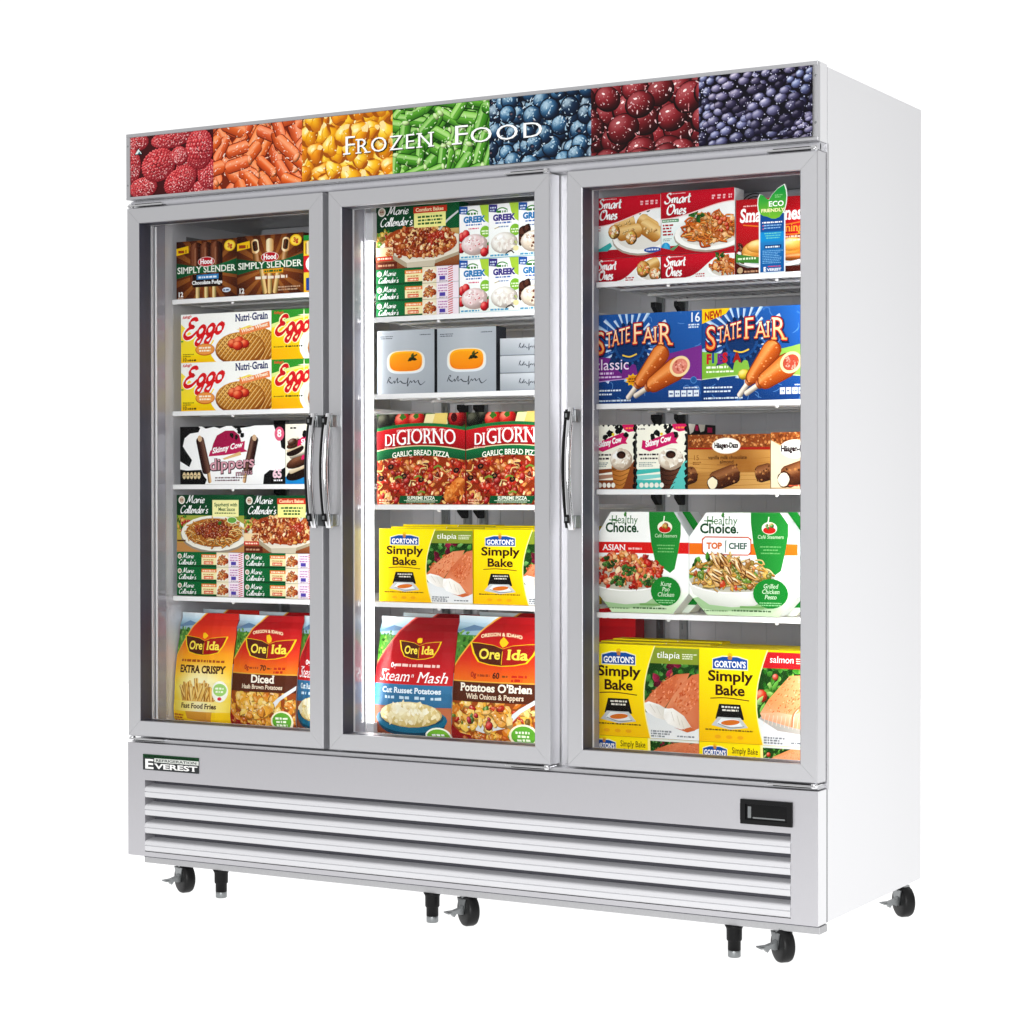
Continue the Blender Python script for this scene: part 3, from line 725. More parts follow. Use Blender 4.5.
# galvanised bottom rail
mb = MB(); mb.box(.050, W + .002, .006, .050, -.0180, -.0022, b=.001); part(mb, 'bottom_rail', 'rail_zinc')
mb = MB(); mb.box(.052, W - .002, .003, .050, -.0020, -.0003); part(mb, 'rail_gap_shade', 'gasket')  # dark strip in place of the shaded slit above the rail
mb = MB(); mb.box(.080, W - .050, .052, D - .03, -.010, -.0005); part(mb, 'underframe', 'rail_zinc')

# casters and legs
def caster(x, y, turn, name='caster'):
    R_, wd = .0385, .016
    T = Matrix.Translation((x, y, FL)) @ Matrix.Rotation(turn, 4, 'Z')
    def tr(mb):
        mb.V = [tuple(T @ Vector(p)) for p in mb.V]; return mb
    mb = MB(); mb.cyl((0, .004, .068), (0, .004, .0772), .017, 20)
    mb.prism([(-.016, .068), (.030, .068), (.018, .042), (.010, .030), (-.004, .030), (-.008, .042)], lambda u, v: (-.019, u - .005, v), lambda u, v: (-.0165, u - .005, v))
    mb.box(-.019, .019, -.010, .025, .0655, .0680); mb.cyl((-.025, 0, .0385), (.014, 0, .0385), .0075, 14)
    c = part(tr(mb), name, 'zinc')
    mb = MB(); mb.lathe((-wd, 0, .0385), (1, 0, 0), [(.012, -.001), (.022, 0), (R_ - .006, .0005), (R_ - .002, .003), (R_, .008), (R_, 2 * wd - .008), (R_ - .002, 2 * wd - .003), (R_ - .006, 2 * wd - .0005), (.022, 2 * wd), (.012, 2 * wd + .001)], 36)
    part(tr(mb), 'wheel', 'rubber', c)
    mb = MB(); mb.prism([(-.062, .036), (-.056, .040), (-.042, .041), (-.026, .046), (-.020, .052), (-.0195, .030), (-.028, .031), (-.036, .034), (-.042, .026), (-.047, .033)], lambda u, v: (u, -.012, v), lambda u, v: (u, .004, v))
    mb.box(-.061, -.050, -.018, .010, .0355, .0385); part(tr(mb), 'brake_lever', 'zinc', c)
    return c
CP = [(.165, .030), (1.035, .022), (1.852, .020), (1.911, .645)]
for i, (x, y) in enumerate(CP): caster(x, y, radians((63, 55, 47, 47)[i]))
def leg(x, y):
    mb = MB(); mb.lathe((x, y, FL + .072), (0, 0, -1), [(0, 0), (.022, 0), (.0190, .005), (.0178, .009), (.0176, .032), (.0165, .034), (.0148, .036), (.0148, .056), (0, .056)], 24); l = part(mb, 'leveling_leg', 'black')
    mb = MB(); mb.lathe((x, y, FL + .0165), (0, 0, -1), [(.0120, 0), (.0142, .001), (.0146, .003), (.0146, .0145), (.0130, .0165), (0, .0165)], 24); part(mb, 'foot', 'zinc', l)
for x, y in ((.290, .022), (.935, .018), (1.735, .018)): leg(x, y)

# shelves with wires, clips and posts
SH = {1: (1.4725, 1.1735, .9775, .679), 2: (1.3985, 1.2040, .9250, .679), 3: (1.4560, 1.1660, .9625, .6690)}
BR = {1: (.0600, .6020), 2: (.672, .723), 3: (1.258, 1.324)}
BX = {1: (.0475, .640), 2: (.692, 1.268), 3: (1.3275, 1.8985)}
for b in (1, 2, 3):
    x0, x1 = BX[b]
    for zt in SH[b]:
        mb = MB(); mb.box(x0, x1, .130, .136, zt - .0125, zt, b=.0012)
        for xx in (x0 + .004, x1 - .004): mb.cyl((xx, .136, zt - .006), (xx, .575, zt - .006), .0038, 8)
        for yy in (.25, .40, .572): mb.cyl((x0 + .004, yy, zt - .0085), (x1 - .004, yy, zt - .0085), .0035, 8)
        n = 22
        for i in range(1, n): mb.cyl((x0 + (x1 - x0) * i / n, .1362, zt - .0032), (x0 + (x1 - x0) * i / n, .575, zt - .0032), .0030, 6, caps=False)
        s = part(mb, 'wire_shelf', 'shelf')
        for xx in (x0 + (x1 - x0) * .32, x0 + (x1 - x0) * .80):
            mb = MB(); mb.lathe((xx, .146, zt - .0125), (0, 0, -1), [(.004, 0), (.0045, .002), (.0035, .005), (0, .006)], 12); part(mb, 'shelf_peg', 'shelf', s)
        for xx in BR[b]:
            mb = MB(); mb.prism([(yb - .003, zt - .010), (yb - .018, zt - .040), (yb - .030, zt - .040), (yb - .055, zt - .022), (yb - .055, zt - .010)], lambda u, v: (xx - .0065, u, v), lambda u, v: (xx + .0065, u, v)); part(mb, 'shelf_bracket', 'black', s)
for x in (.060, .602, .672, .723, 1.258, 1.324, 1.882):
    mb = MB(); yy = yb - .016
    mb.box(x - .010, x - .0035, yy, yb - .0025, .34, 1.675); mb.box(x + .0035, x + .010, yy, yb - .0025, .34, 1.675); mb.box(x - .0034, x + .0034, yy + .006, yb - .0026, .34, 1.675)
    for k in range(44): zz = .345 + k * .0302; mb.box(x - .0034, x + .0034, yy + .0004, yy + .0055, zz, zz + .014)
    part(mb, 'shelf_standard', 'zinc')
# lamps on the posts (the one in the middle bay is visible)
def led(x, y, R_):
    mb = MB(); mb.cyl((x, y, .372), (x, y, 1.592), R_, 16); l = part(mb, 'led_lamp', 'led')
    for za, zb2 in ((1.5925, 1.665), (.345, .3715)):
        mb = MB(); mb.box(x - .011, x + .011, y - .009, y + .012, za, zb2, b=.002); part(mb, 'lamp_holder', 'jamb_light', l)
mb = MB(); mb.box(.6683, .6712, .1240, .1515, .337, 1.682); part(mb, 'lamp_backing', 'jamb_light')
led(.6790, .139, .0062); led(.5890, .090, .010); led(1.2510, .090, .010); led(1.888, .090, .010)
mb = MB(); mb.box(1.40, 1.485, .33, .42, 1.655, 1.684, b=.004); lb = part(mb, 'light_box', 'jamb_light')
mb = MB(); mb.box(.0310, .0327, .21, .30, 1.585, 1.650, b=.001); part(mb, 'thermometer_plate', 'zinc')
for cx in (.34, .98, 1.62):
    mb = MB(); mb.box(cx - .20, cx + .20, .40, yb - .02, 1.60, 1.684, b=.01); e = part(mb, 'evaporator_cover', 'liner')
    mb = MB()
    for k in range(5): mb.lathe((cx, .3995, 1.642), (0, -1, 0), [(.006 + k * .0075, .001), (.0072 + k * .0075, .002), (.0084 + k * .0075, .001)], 28)
    part(mb, 'fan_guard', 'black', e)

# ------------------------------------------------------------------ package artwork (100 units high, W wide)
def plate(a, cx, cy, rx, ry, col='#f4f1ea', shade='#b9b2a6'):
    a.ell(cx, cy - ry * .10, rx * 1.02, ry * 1.02, mix(shade, '#6a5a48', .35)); a.ell(cx, cy, rx, ry, col); a.ell(cx, cy + ry * .06, rx * .86, ry * .82, mix(col, shade, .5))
def art_pops(a, v):
    W = a.W
    a.rect(0, 0, W, 100, lambda x, y: mix('#b8642a', '#3a1608', sqrt(((x - W * .5) / (W * .62)) ** 2 + ((y - 45) / 75) ** 2)), 9, 8)
    for k in range(16):
        t = 2 * pi * k / 16 + .2; a.poly([(W / 2, 45), (W / 2 + 95 * cos(t), 45 + 95 * sin(t)), (W / 2 + 95 * cos(t + .16), 45 + 95 * sin(t + .16))], lambda x, y: mix('#c8803c', '#5a2a10', min(1, sqrt((x - W / 2) ** 2 + (y - 45) ** 2) / 80)))
    if v == 0:
        for x in (47, 66, 83): a.cap(x * W / 132, 0, x * W / 132, 30, 4.2, '#f3d48a')
        for x in (44, 66, 88):
            x = x * W / 132; a.cap(x, 22, x, 97, 13, '#5b2a17', '#a3684a', '#26100a'); a.cap(x, 34, x, 88, 6, '#6f3820', '#b98262', '#3a180c')
        a.rect(W * .27, 20, W * .76, 42, '#2a120a', 4); a.micro(W * .36, 37, W * .34, 5, '#2c7fc0'); a.rect(W * .34, 33, W * .70, 41, '#3f8fcb'); a.micro(W * .37, 35, W * .30, 3.6, '#e8f4ff')
        a.text('Chocolate Fudge', W * .26, 25, 6, '#ffffff', w=W * .50, off=.03, serif=.08)
    else:
        for x in (52, 66, 80): a.cap(W / 2 + (x - 66) * .7, 2, W / 2 + (x - 66) * 1.3, 46, 4.5, '#f0c878')
        for x, c in ((38, '#c98a4a'), (66, '#f2cf80'), (96, '#d39a58')):
            x = x * W / 132; t = (x - W / 2) * .12; a.cap(x - t, 42, x + t * .4, 74, 6, mix(c, '#a0622c', .4))
            a.cap(x, 70, x + t * .9, 94, 7.5, '#f6dfae', '#fff4d8', '#d29a58')
            if c != '#f2cf80': a.cap(x, 74, x + t * .8, 91, 5, '#3f1f10', '#7a4a2c', '#1e0c06')
        a.rect(W * .40, 36, W * .70, 44, '#e8a820'); a.micro(W * .42, 38, W * .26, 3.6, '#2f6b2c'); a.micro(W * .28, 27, W * .48, 5.5, '#f4e8d8')
        a.micro(W * .62, 11, W * .34, 2.6, '#c9a88a', 2)
    g = '#0f5a34'
    a.poly([(0, 63), (W * .35, 56), (W * .7, 57), (W, 66), (W, 38), (W * .72, 44), (W * .3, 43), (0, 36)], [mix(g, '#0a3a22', .5), g, '#1c7a4a', g, mix(g, '#0a3a22', .5), g, g, g])
    a.text('SIMPLY SLENDER', 2, 45, 10.5, '#f4f8ee', w=W - 5, off=.015, serif=.05)
    a.ell(W / 2, 63, 18, 8.5, '#f3d9d2'); a.ell(W / 2, 63, 17, 7.6, '#c8192c'); a.text('Hood', W / 2, 59.5, 8, '#ffffff', al='c', off=.04, sx=.95, serif=.06)
    a.poly([(0, 76), (27, 80), (26, 92), (0, 88)], '#f5c91a'); a.micro(4, 80, 18, 6, '#a3491a')
    a.ell(W - 15, 88, 12, 9.5, '#f3c416'); a.ell(W - 15, 88, 10, 7.6, '#fbe05a'); a.text('3g', W - 15, 85, 7, '#c8322a', al='c', off=.05)
    a.text('12', 3, 5, 8, '#ffffff', off=.03, serif=.07); a.micro(3, 1.5, 12, 1.6, '#e0c8b8')
    if v == 0: a.ell(W - 22, 13, 9, 4, '#dfe8f4'); a.micro(W - 29, 11.6, 13, 2.6, '#2a4f86')
def art_mixed(a):
    W = a.W; a.vgrad(0, 0, W, 100, [(0, '#e8b21c'), (.35, '#f3d24a'), (.36, '#c81e28'), (.64, '#d8262e'), (.65, '#f1cf3a'), (.9, '#f0c93a'), (.91, '#1e8a3c'), (1, '#2a9a48')])
    a.ell(W * .42, 50, W * .34, 15, '#ffffff'); a.rect(4, 68, 18, 86, '#9a5a2a'); a.cap(11, 66, 11, 90, 5, '#e8d6a0'); a.rect(5, 4, 22, 26, '#2a4f9a')
def waffle(a, cx, cy, rx, ry, berries=True):
    a.ell(cx, cy - 3, rx * 1.02, ry * 1.03, '#8a4a14'); a.ball(cx, cy, rx, ry, '#d99a3e', '#efc575', '#a8651e', n=22)
    cl = a.clip; a.clip = a.epts(cx, cy, rx * .96, ry * .94)
    for k in range(-7, 8):
        o = k * rx * .19
        a.line([(cx + o - rx * .5, cy - ry), (cx + o + rx * .5, cy + ry)], rx * .045, '#a9691f', smooth=0); a.line([(cx + o + rx * .6, cy - ry), (cx + o - rx * .6, cy + ry)], rx * .045, '#a9691f', smooth=0)
    for k in range(-7, 8):
        o = k * rx * .19; a.line([(cx + o - rx * .47, cy - ry), (cx + o + rx * .53, cy + ry)], rx * .03, '#f2cf86', smooth=0)
    a.clip = cl
    if berries:
        for x, y, s in ((-.28, .12, .22), (-.02, .22, .25), (.2, .08, .2), (-.08, -.02, .22)): a.ball(cx + x * rx, cy + y * ry + ry * .15, rx * s, rx * s * .75, '#de3d24', '#f79a6a', '#8e1610', n=10)
def art_waffle(a):
    W = a.W; a.rect(0, 0, W, 100, '#fdfdfa'); Y = '#fbd90c'
    a.poly([(0, 0), (96, 0), (88, 12), (92, 40), (70, 54), (30, 58), (0, 80)], lambda x, y: mix('#fce300', '#ffe95a', y / 80)); a.rect(0, 0, 92, 16, lambda x, y: mix('#fbc80a', '#fbdf10', y / 16))
    a.poly([(128, 60), (175, 72), (239, 58), (239, 0), (200, 0), (150, 30)], lambda x, y: mix('#fce23a', '#fff6b0', (x - 128) / 111))
    a.ell(150, 24, 74, 40, '#ffffff'); waffle(a, 196, 32, 48, 35, False); waffle(a, 152, 27, 62, 32)
    a.script('Eggo', 6, 50, 38, '#e01f26', w=104, wt=.21, slope=.1, nib=.9, out=('#ffffff', 1.45))
    a.text("Kellogg's", 4, 91, 5.5, '#d8202a', off=.03, shear=.25, slope=.1, sx=.8)
    a.text('Nutri', 140, 81, 14, '#24306e', w=36, off=.03, serif=.1, slope=.03); a.text('Grain', 182, 82.5, 14, '#24306e', w=40, off=.03, serif=.1, slope=.03); a.rect(177, 87, 181, 89, '#24306e')
    a.poly([(150, 62), (154, 52), (228, 66), (226, 78)][::1], '#f0935a'); a.text('Whole Wheat', 156, 57, 7, '#fff0dc', w=66, slope=.19, off=.03)
    a.line([(152, 68), (158, 50), (162, 44)], 2, '#e98a4a', smooth=0)
    a.ell(63, 26, 25, 12.5, '#c8611a'); a.ell(63, 26.5, 23.5, 11, '#f0a352'); a.micro(47, 28, 32, 4, '#fff4e0', 2, 1.5, 'c')
    a.text('10', 4, 3, 7, '#3a2a0a', off=.03); a.micro(17, 3, 22, 4, '#3a2a0a'); a.micro(5, 16, 28, 2.4, '#6a5a10', 2); a.rect(0, 43, 6, 46, '#5aa03a')
def art_waffle_green(a):
    W = a.W; a.rect(0, 0, W, 100, lambda x, y: mix('#f8c20c', '#fbe21a', y / 70), 2, 4); a.rect(0, 0, W, 22, '#f9bd0c')
    a.poly([(0, 100), (0, 72), (40, 82), (95, 90), (W, 92), (W, 100)], '#3a9a34'); a.poly([(0, 72), (0, 64), (40, 76), (95, 85), (95, 90), (40, 82)], '#e6f09a')
    a.ell(130, 26, 62, 44, '#ffffff'); a.ell(132, 26, 54, 37, '#e9e4da'); waffle(a, 140, 24, 50, 32)
    for x, y, s in ((80, 88, 16), (40, 40, 12), (92, 78, 9)):
        a.poly([(x - s, y), (x, y + 1.5), (x + s, y), (x, y - 1.5)], '#fffbe0'); a.poly([(x, y - s), (x + 1.5, y), (x, y + s), (x - 1.5, y)], '#fffbe0')
    a.script('Eggo', 9, 50, 36, '#d81f28', w=84, wt=.22, slope=.08, nib=.9, out=('#fff7c8', 1.4)); a.text("Kellogg's", 6, 92, 5, '#e8503a', shear=.25, sx=.9, off=.03)
    a.micro(5, 24, 26, 3, '#7a5a10'); a.micro(34, 24, 42, 4, '#2a3a1a')
def art_dippers(a):
    W = a.W; a.rect(0, 0, W, 100, '#fdfdfd'); k = '#151415'
    a.poly([(0, 100), (0, 40), (8, 36), (20, 30), (26, 42), (14, 56), (6, 66), (10, 80), (22, 88), (40, 90), (44, 97), (40, 100)], k); a.poly([(48, 100), (56, 96), (74, 99), (86, 96), (100, 100)], k)
    a.poly([(0, 0), (0, 26), (14, 24), (46, 25), (52, 14), (58, 8), (54, 0)], k); a.poly([(178, 0), (180, 16), (192, 24), (210, 22), (228, 30), (228, 0)], k); a.poly([(200, 100), (206, 86), (214, 76), (216, 62), (228, 56), (228, 100)], k); a.poly([(112, 100), (120, 95), (150, 98), (160, 100)], k)
    for s, x in ((1, 0), (-1, 228 - 10)):
        f = lambda q: q if s > 0 else 203 - q
        a.cap(f(65), 2, f(60), 30, 3.6, '#e2b47a'); a.cap(f(59), 18, f(42), 82, 9.5, '#4a2820', '#8e6a5a', '#241010', 8.5); a.ell(f(43), 79, 4.5, 5.5, '#d8b896', .3)
    a.poly([(66, 52), (72, 70), (80, 84), (98, 92), (116, 92), (128, 84), (134, 66), (120, 66), (90, 56)], '#a81c50'); a.poly([(62, 48), (66, 58), (140, 74), (138, 60), (146, 56), (96, 50)], '#c22a60')
    a.text('Skinny Cow', 70, 53, 9, '#ffffff', w=64, off=.03, slope=.17, shear=.15, serif=.05); a.poly([(92, 44), (130, 56), (132, 50), (96, 42)], '#e2c088')
    for x, y, r in ((112, 84, 5), (128, 92, 5), (122, 80, 4), (134, 84, 5)): a.blob(x, y, r, k, .4)
    for d in ((1.2, '#3a1f22'), (0, '#d7a5b0')): a.text('dippers', 64 + d[0] * .4, 24 - d[0] * .6, 19, d[1], w=96, off=.06 if d[0] else .015, sx=1, slope=.06)
    a.text('minis', 120, 14, 9, '#3a1f22', w=36, off=.05, slope=.08); a.text('minis', 120, 14.4, 9, '#c89aa6', w=36, off=.0, slope=.08)
    a.micro(76, 10, 66, 2.6, '#6a3a4a', 2); a.rect(4, 12, 46, 22, k); [a.ell(9 + 8 * i, 15, 3.6, 6, '#e6d2a6', 0, 12) for i in range(5)]; [a.micro(6.6 + 8 * i, 14, 5, 2, '#5a4a2a') for i in range(5)]
    a.text('65', 198, 11, 13, '#f7d7e2', off=.05); a.micro(200, 5, 18, 3, '#ffffff'); a.ell(212, 85, 10, 12, '#e66a8a'); a.text('8', 212, 80, 12, '#ffffff', al='c', off=.03)
def art_cookie(a):
    W = a.W; a.rect(0, 0, W, 100, '#f7f3e4'); a.poly([(0, 0), (0, 12), (30, 22), (80, 26), (W, 34), (W, 0)], '#1e8fd0'); a.micro(10, 92, 12, 3.5, '#222222')
    for x, y in ((22, 34), (12, 64)):
        q = 1 if y < 50 else .62
        a.ell(x + 8, y - 14 * q, 30 * q, 11 * q, '#24130c', .35); a.cap(x - 16 * q, y - 12 * q, x + 34 * q, y + 6 * q, 7 * q, '#efe4cf', '#ffffff', '#c9b594'); a.ball(x + 8, y + 5 * q, 30 * q, 10 * q, '#5a3322', '#8a5a40', '#2e180e', .35, 14); a.cap(x - 14 * q, y + 12 * q, x + 24 * q, y + 22 * q, 5 * q, '#efe4cf')
    a.ball(14, 70, 10, 6, '#5a3322', rot=.3); a.poly([(24, 62), (40, 68), (70, 72), (70, 84), (34, 78), (26, 72)], '#d8246a'); a.poly([(32, 40), (60, 46), (60, 52), (34, 48)], '#d8246a'); a.text('Skinny', 32, 66, 8, '#ffffff', slope=.15, off=.03); a.blob(40, 84, 6, '#171616', .4); a.blob(56, 88, 6, '#171616', .4)
PASTA = ('#b8481a', '#cc7430', '#983212', '#e0a04c', '#c45a22', '#ecc482', '#7a240e')
def callender_logo(a, x, y, h, small=False):
    a.ell(x + h * .3, y + h * 1.35, h * .42, h * .42, '#f3efe6'); a.ell(x + h * .3, y + h * 1.35, h * .3, h * .3, '#c9b6a0'); a.micro(x + h * .12, y + h * 1.3, h * .36, h * .14, '#8a2a2a')
    a.script('Marie', x + h * .85, y + h * 1.05, h * .78, '#ffffff', w=h * 2.4, wt=.13); a.script("Callender's", x + h * .1, y, h * .78, '#ffffff', w=h * 3.6, wt=.13)
def art_marie(a, v):
    W = a.W; a.rect(0, 0, W, 100, lambda x, y: mix('#0a3f24', '#10643a', x / W), 4, 2)
    if v == 0:
        a.rect(0, 0, W, 64, lambda x, y: mix('#d8a85a', '#9fb04a', y / 70), 3, 3); a.greens(22, 0, 36, 30, 62, 7); a.heap(14, 14, 46, 16, 14, 5, ('#b8342a', '#d8c24a'), 'chunk'); a.rect(0, 0, W, 16, '#c69258')
        plate(a, 84, 33, 74, 31, '#f2efe4'); cl = a.clip; a.ell(82, 34, 62, 25, '#b8742c'); a.heap(150, 82, 34, 60, 24, 4.4, ('#e0a04a', '#c87a2c', '#eec27a', '#b85a1e', '#f2d496'), 'noodle'); a.heap(120, 80, 40, 38, 15, 3.8, ('#9a3a1a', '#7a2a14', '#b8522a', '#8a3418'), 'chunk'); a.leaf(92, 48, 10, 6, .6, '#3a7a2a')
        a.rect(79, 62, 136, 91, '#f3efb0'); a.text('Spaghetti with', 83, 80, 6, '#3a6a2a', w=50, off=.02); a.text('Meat Sauce', 92, 72, 6, '#3a6a2a', w=36, off=.02); a.micro(84, 67, 46, 2.4, '#7a8a4a', 1, 1.7, 'c'); a.ell(122, 56, 11, 6, '#e9f0d0'); a.ell(122, 56, 9.5, 5, '#6fa84a'); a.rect(1, 18, 20, 21, '#5a3a1a')
    else:
        a.rect(0, 0, W, 58, lambda x, y: mix('#8a4a2a', '#d0b070', y / 58), 3, 3); a.greens(16, 0, 44, 26, 62, 6); a.heap(20, 16, 48, 18, 12, 5, ('#b8342a', '#e0c24a', '#5a8a2a'), 'chunk'); a.heap(10, 132, 48, 12, 12, 5, ('#e0762a', '#d8492a'), 'ball')
        a.poly([(8, 36), (56, 1), (110, 4), (W, 16), (W, 48), (70, 66), (36, 58)], '#e9e2d2'); a.poly([(8, 36), (58, 8), (112, 10), (W, 21), (W, 16), (110, 4), (56, 1), (6, 31)], '#b4a78e'); a.poly([(58, 8), (112, 10), (110, 0), (60, -6)], '#cfc5b0')
        a.poly(a.epts(84, 40, 68, 25, -.05), '#a8481e'); a.heap(260, 84, 40, 67, 25, 4.2, PASTA + ('#9a3a1a', '#b84a20'), 'chunk'); a.heap(45, 84, 43, 62, 22, 3.2, ('#f3d9a2', '#f7e7c4', '#e8b878', '#f0c488'), 'fleck'); a.heap(50, 84, 42, 64, 23, 3.2, ('#8a2a12', '#a8381a', '#6a2410'), 'fleck'); a.heap(16, 112, 46, 15, 9, 4.2, ('#a8281a', '#c23a20', '#b8341c'), 'chunk')
        a.line([(W, 84), (134, 70), (120, 56)], 3.2, '#cfd4d6', smooth=3); a.rect(73, 62, 132, 91, '#f2ef9e'); a.rect(72, 85, 134, 95, '#d8432a'); a.text('Comfort Bakes', 76, 87.5, 5.4, '#fbe9c0', w=52, off=.03)
        a.micro(80, 77, 46, 3.4, '#3a6a2a', 3, 1.55, 'c'); a.rect(1, 15, 33, 34, '#f0d8b0'); a.heap(12, 25, 25, 7, 6, 3, PASTA, 'chunk'); a.rect(1, 13, 33, 20, '#cf3a28'); a.micro(4, 15, 26, 3, '#ffe6d0'); a.rect(0, 0, 40, 11, '#6a2a18'); a.micro(4, 4, 30, 3.4, '#c89a7a')
    callender_logo(a, 6, 68, 17)
def art_marie_flat(a):
    W = a.W; a.rect(0, 0, W, 100, '#0e6e3c'); a.rect(0, 0, W, 10, '#0a522c'); callender_logo(a, 12, 14, 42)
    a.rect(216, 14, 346, 82, '#f3e9b8'); a.rect(216, 64, 366, 86, '#e8843a'); a.micro(226, 69, 110, 11, '#fbe9d0'); a.micro(232, 44, 90, 9, '#c8862a', 1); a.rect(236, 16, 318, 38, '#e0582c'); a.micro(244, 21, 66, 11, '#fbe3c8')
    a.rect(346, 0, 452, 100, '#eee3c6'); a.ell(400, 46, 56, 44, '#f6f0de'); a.heap(46, 400, 48, 44, 32, 13, PASTA, 'chunk')
    a.rect(452, 0, W, 100, '#f0e4ec'); a.micro(466, 78, 70, 9, '#b874b0', 3, 1.9); a.rect(474, 14, 516, 38, '#5a4aa8'); a.micro(472, 4, 60, 6, '#8a7a8a')
    for k in range(8): a.poly([(538, k * 14), (572, k * 14 + 10), (572, k * 14 + 16), (538, k * 14 + 6)], '#c8323a')
def art_greek(a, v):
    W = a.W; a.rect(0, 0, W, 100, '#fafbf7'); a.rect(0, 0, W, 100, lambda x, y: mix('#eef4ee', '#ffffff', y / 60), 1, 3)
    a.poly([(44, 100), (66, 100), (67, 64), (56, 70), (48, 84)], '#b6d84a'); a.poly([(0, 86), (18, 84), (18, 99), (0, 100)], '#2a5fae' if v != 1 else '#46408e'); a.micro(3, 92, 12, 3, '#dce8f8', 2)
    a.line([(16, 84), (20, 90), (30, 92), (40, 88)], 2.2, '#4a9a3a'); a.micro(18, 83, 22, 4.5, '#3f8a38'); a.text('GREEK', 9, 69, 10.5, '#2f86c0' if v != 1 else '#4a3f92', w=46, off=.06); a.micro(14, 63, 34, 3.2, '#5a7ac0'); a.micro(20, 56, 22, 2.6, '#e06a8a' if v == 0 else '#8aa0c8')
    a.ell(56, 50, 11, 11, '#8cc63a'); a.micro(48, 50, 16, 3, '#f2fbe0', 2, 1.6, 'c')
    if v == 0:
        for x, y in ((6, 42), (60, 18), (4, 22), (14, 46)): a.ball(x, y, 9, 10, '#d8202e', '#f28a80', '#7a0c16', n=10)
        c = '#efd6d6'
    elif v == 1: c = '#f0ece4'
    else:
        for x, y, s in ((10, 44, 13), (5, 30, 10), (18, 50, 9)): a.blob(x, y, s, '#3a1e16', .2); a.blob(x - 2, y + 2, s * .5, '#5e3628', .3)
        c = '#eadcc8'
    a.ball(33, 27, 29, 20, c, '#ffffff', mix(c, '#8a7a70', .6), n=16, rings=(0, .4, .75, 1)); a.heap(34, 33, 28, 22, 14, 4.4, (c, mix(c, '#ffffff', .5), mix(c, '#b89a90', .3), mix(c, '#ffffff', .25)), 'fleck')
    if v == 0: a.ball(54, 12, 9, 9, '#d8202e', '#f28a80', '#7a0c16'); [a.ell(*a.inside(33, 28, 18, 12), 1.5, 1, '#c8404e') for _ in range(8)]; a.leaf(60, 24, 10, 5, .9, '#4a8a3a')
    if v == 1: a.line([(36, 6), (46, 12), (54, 7)], 2.2, '#2a1a10'); a.line([(12, 54), (22, 57)], 1.6, '#c8b890'); a.ell(58, 16, 6, 5, '#efe7b0'); a.leaf(54, 30, 9, 5, -.8, '#cfd88a')
    if v == 2: [a.blob(*a.inside(36, 28, 20, 12), 2.4, '#7a4a34', .4) for _ in range(7)]
    a.micro(3, 3, 40, 3.6, '#5aa6cc', 1); a.rect(0, 0, W, 1.6, '#9fcfe0')
def sig(a, x, y, w, h, c, wt):
    """an illegible handwritten signature"""
    L = [(0, 0), (.06, 1), (.1, .9), (.05, .45), (.14, 0), (.2, .4), (.22, 0), (.3, .9), (.3, .05), (.38, .35), (.44, 0), (.56, 0), (.6, .9), (.58, -.6), (.66, .3), (.7, .05), (.76, .38), (.8, .02), (.88, .36), (.9, .0), (.96, -.4), (1.08, .15)]
    a.line([(x + u * w, y + v * h) for u, v in L], wt, c, nib=.7)
def art_soup(a):
    W = a.W; a.rect(0, 0, W, 100, lambda x, y: mix('#979ea6', '#bfc4ca', .35 + .6 * (1 - abs(x / W - .5) * 1.2) * (.4 + y / 170)), 6, 5)
    a.micro(5, 90, 24, 1.6, '#5a6068', 2, 1.9); a.micro(W - 27, 91, 20, 1.7, '#5a6068')
    P = lambda s, dy=0: [(W * .5 + 33 * s * (abs(cos(t)) ** .55) * (1 if cos(t) > 0 else -1) * .94, 51 + dy + 16 * s * (abs(sin(t)) ** .7) * (1 if sin(t) > 0 else -1)) for t in [2 * pi * i / 40 for i in range(40)]]
    a.poly(P(1.14, -1.5), '#dfe3e8'); a.poly(P(1.06), '#f4e8c8'); a.poly(P(.98), lambda x, y: mix('#e8760c', '#fbb92a', (y - 36) / 30)); a.poly(P(.86, -1), lambda x, y: mix('#f08c12', '#f7a81c', (y - 36) / 30))
    a.line([(W * .54, 51), (W * .6, 56), (W * .7, 61)], 2.4, '#3a3f16'); a.leaf(W * .54, 52, 13, 6, .4, '#2f3a14'); a.leaf(W * .6, 56, 9, 5, 1.1, '#4a5a1e'); a.leaf(W * .6, 55, 11, 5, -.2, '#26300f')
    sig(a, W * .17, 17, W * .62, 9, '#3a3f46', 1.5)
def art_soup_flat(a):
    W = a.W; a.rect(0, 0, W, 100, lambda x, y: mix('#a6acb3', '#c6cacf', y / 100), 2, 3); sig(a, W * .38, 42, W * .34, 26, '#4a5058', 4); a.rect(0, 0, W, 4, '#8a9098')
PIZ = ('#b8281a', '#cc4420', '#981c12', '#e8a858', '#c86a24', '#f0cc88', '#7a1c10', '#d88a3a', '#5e160c', '#a83018')
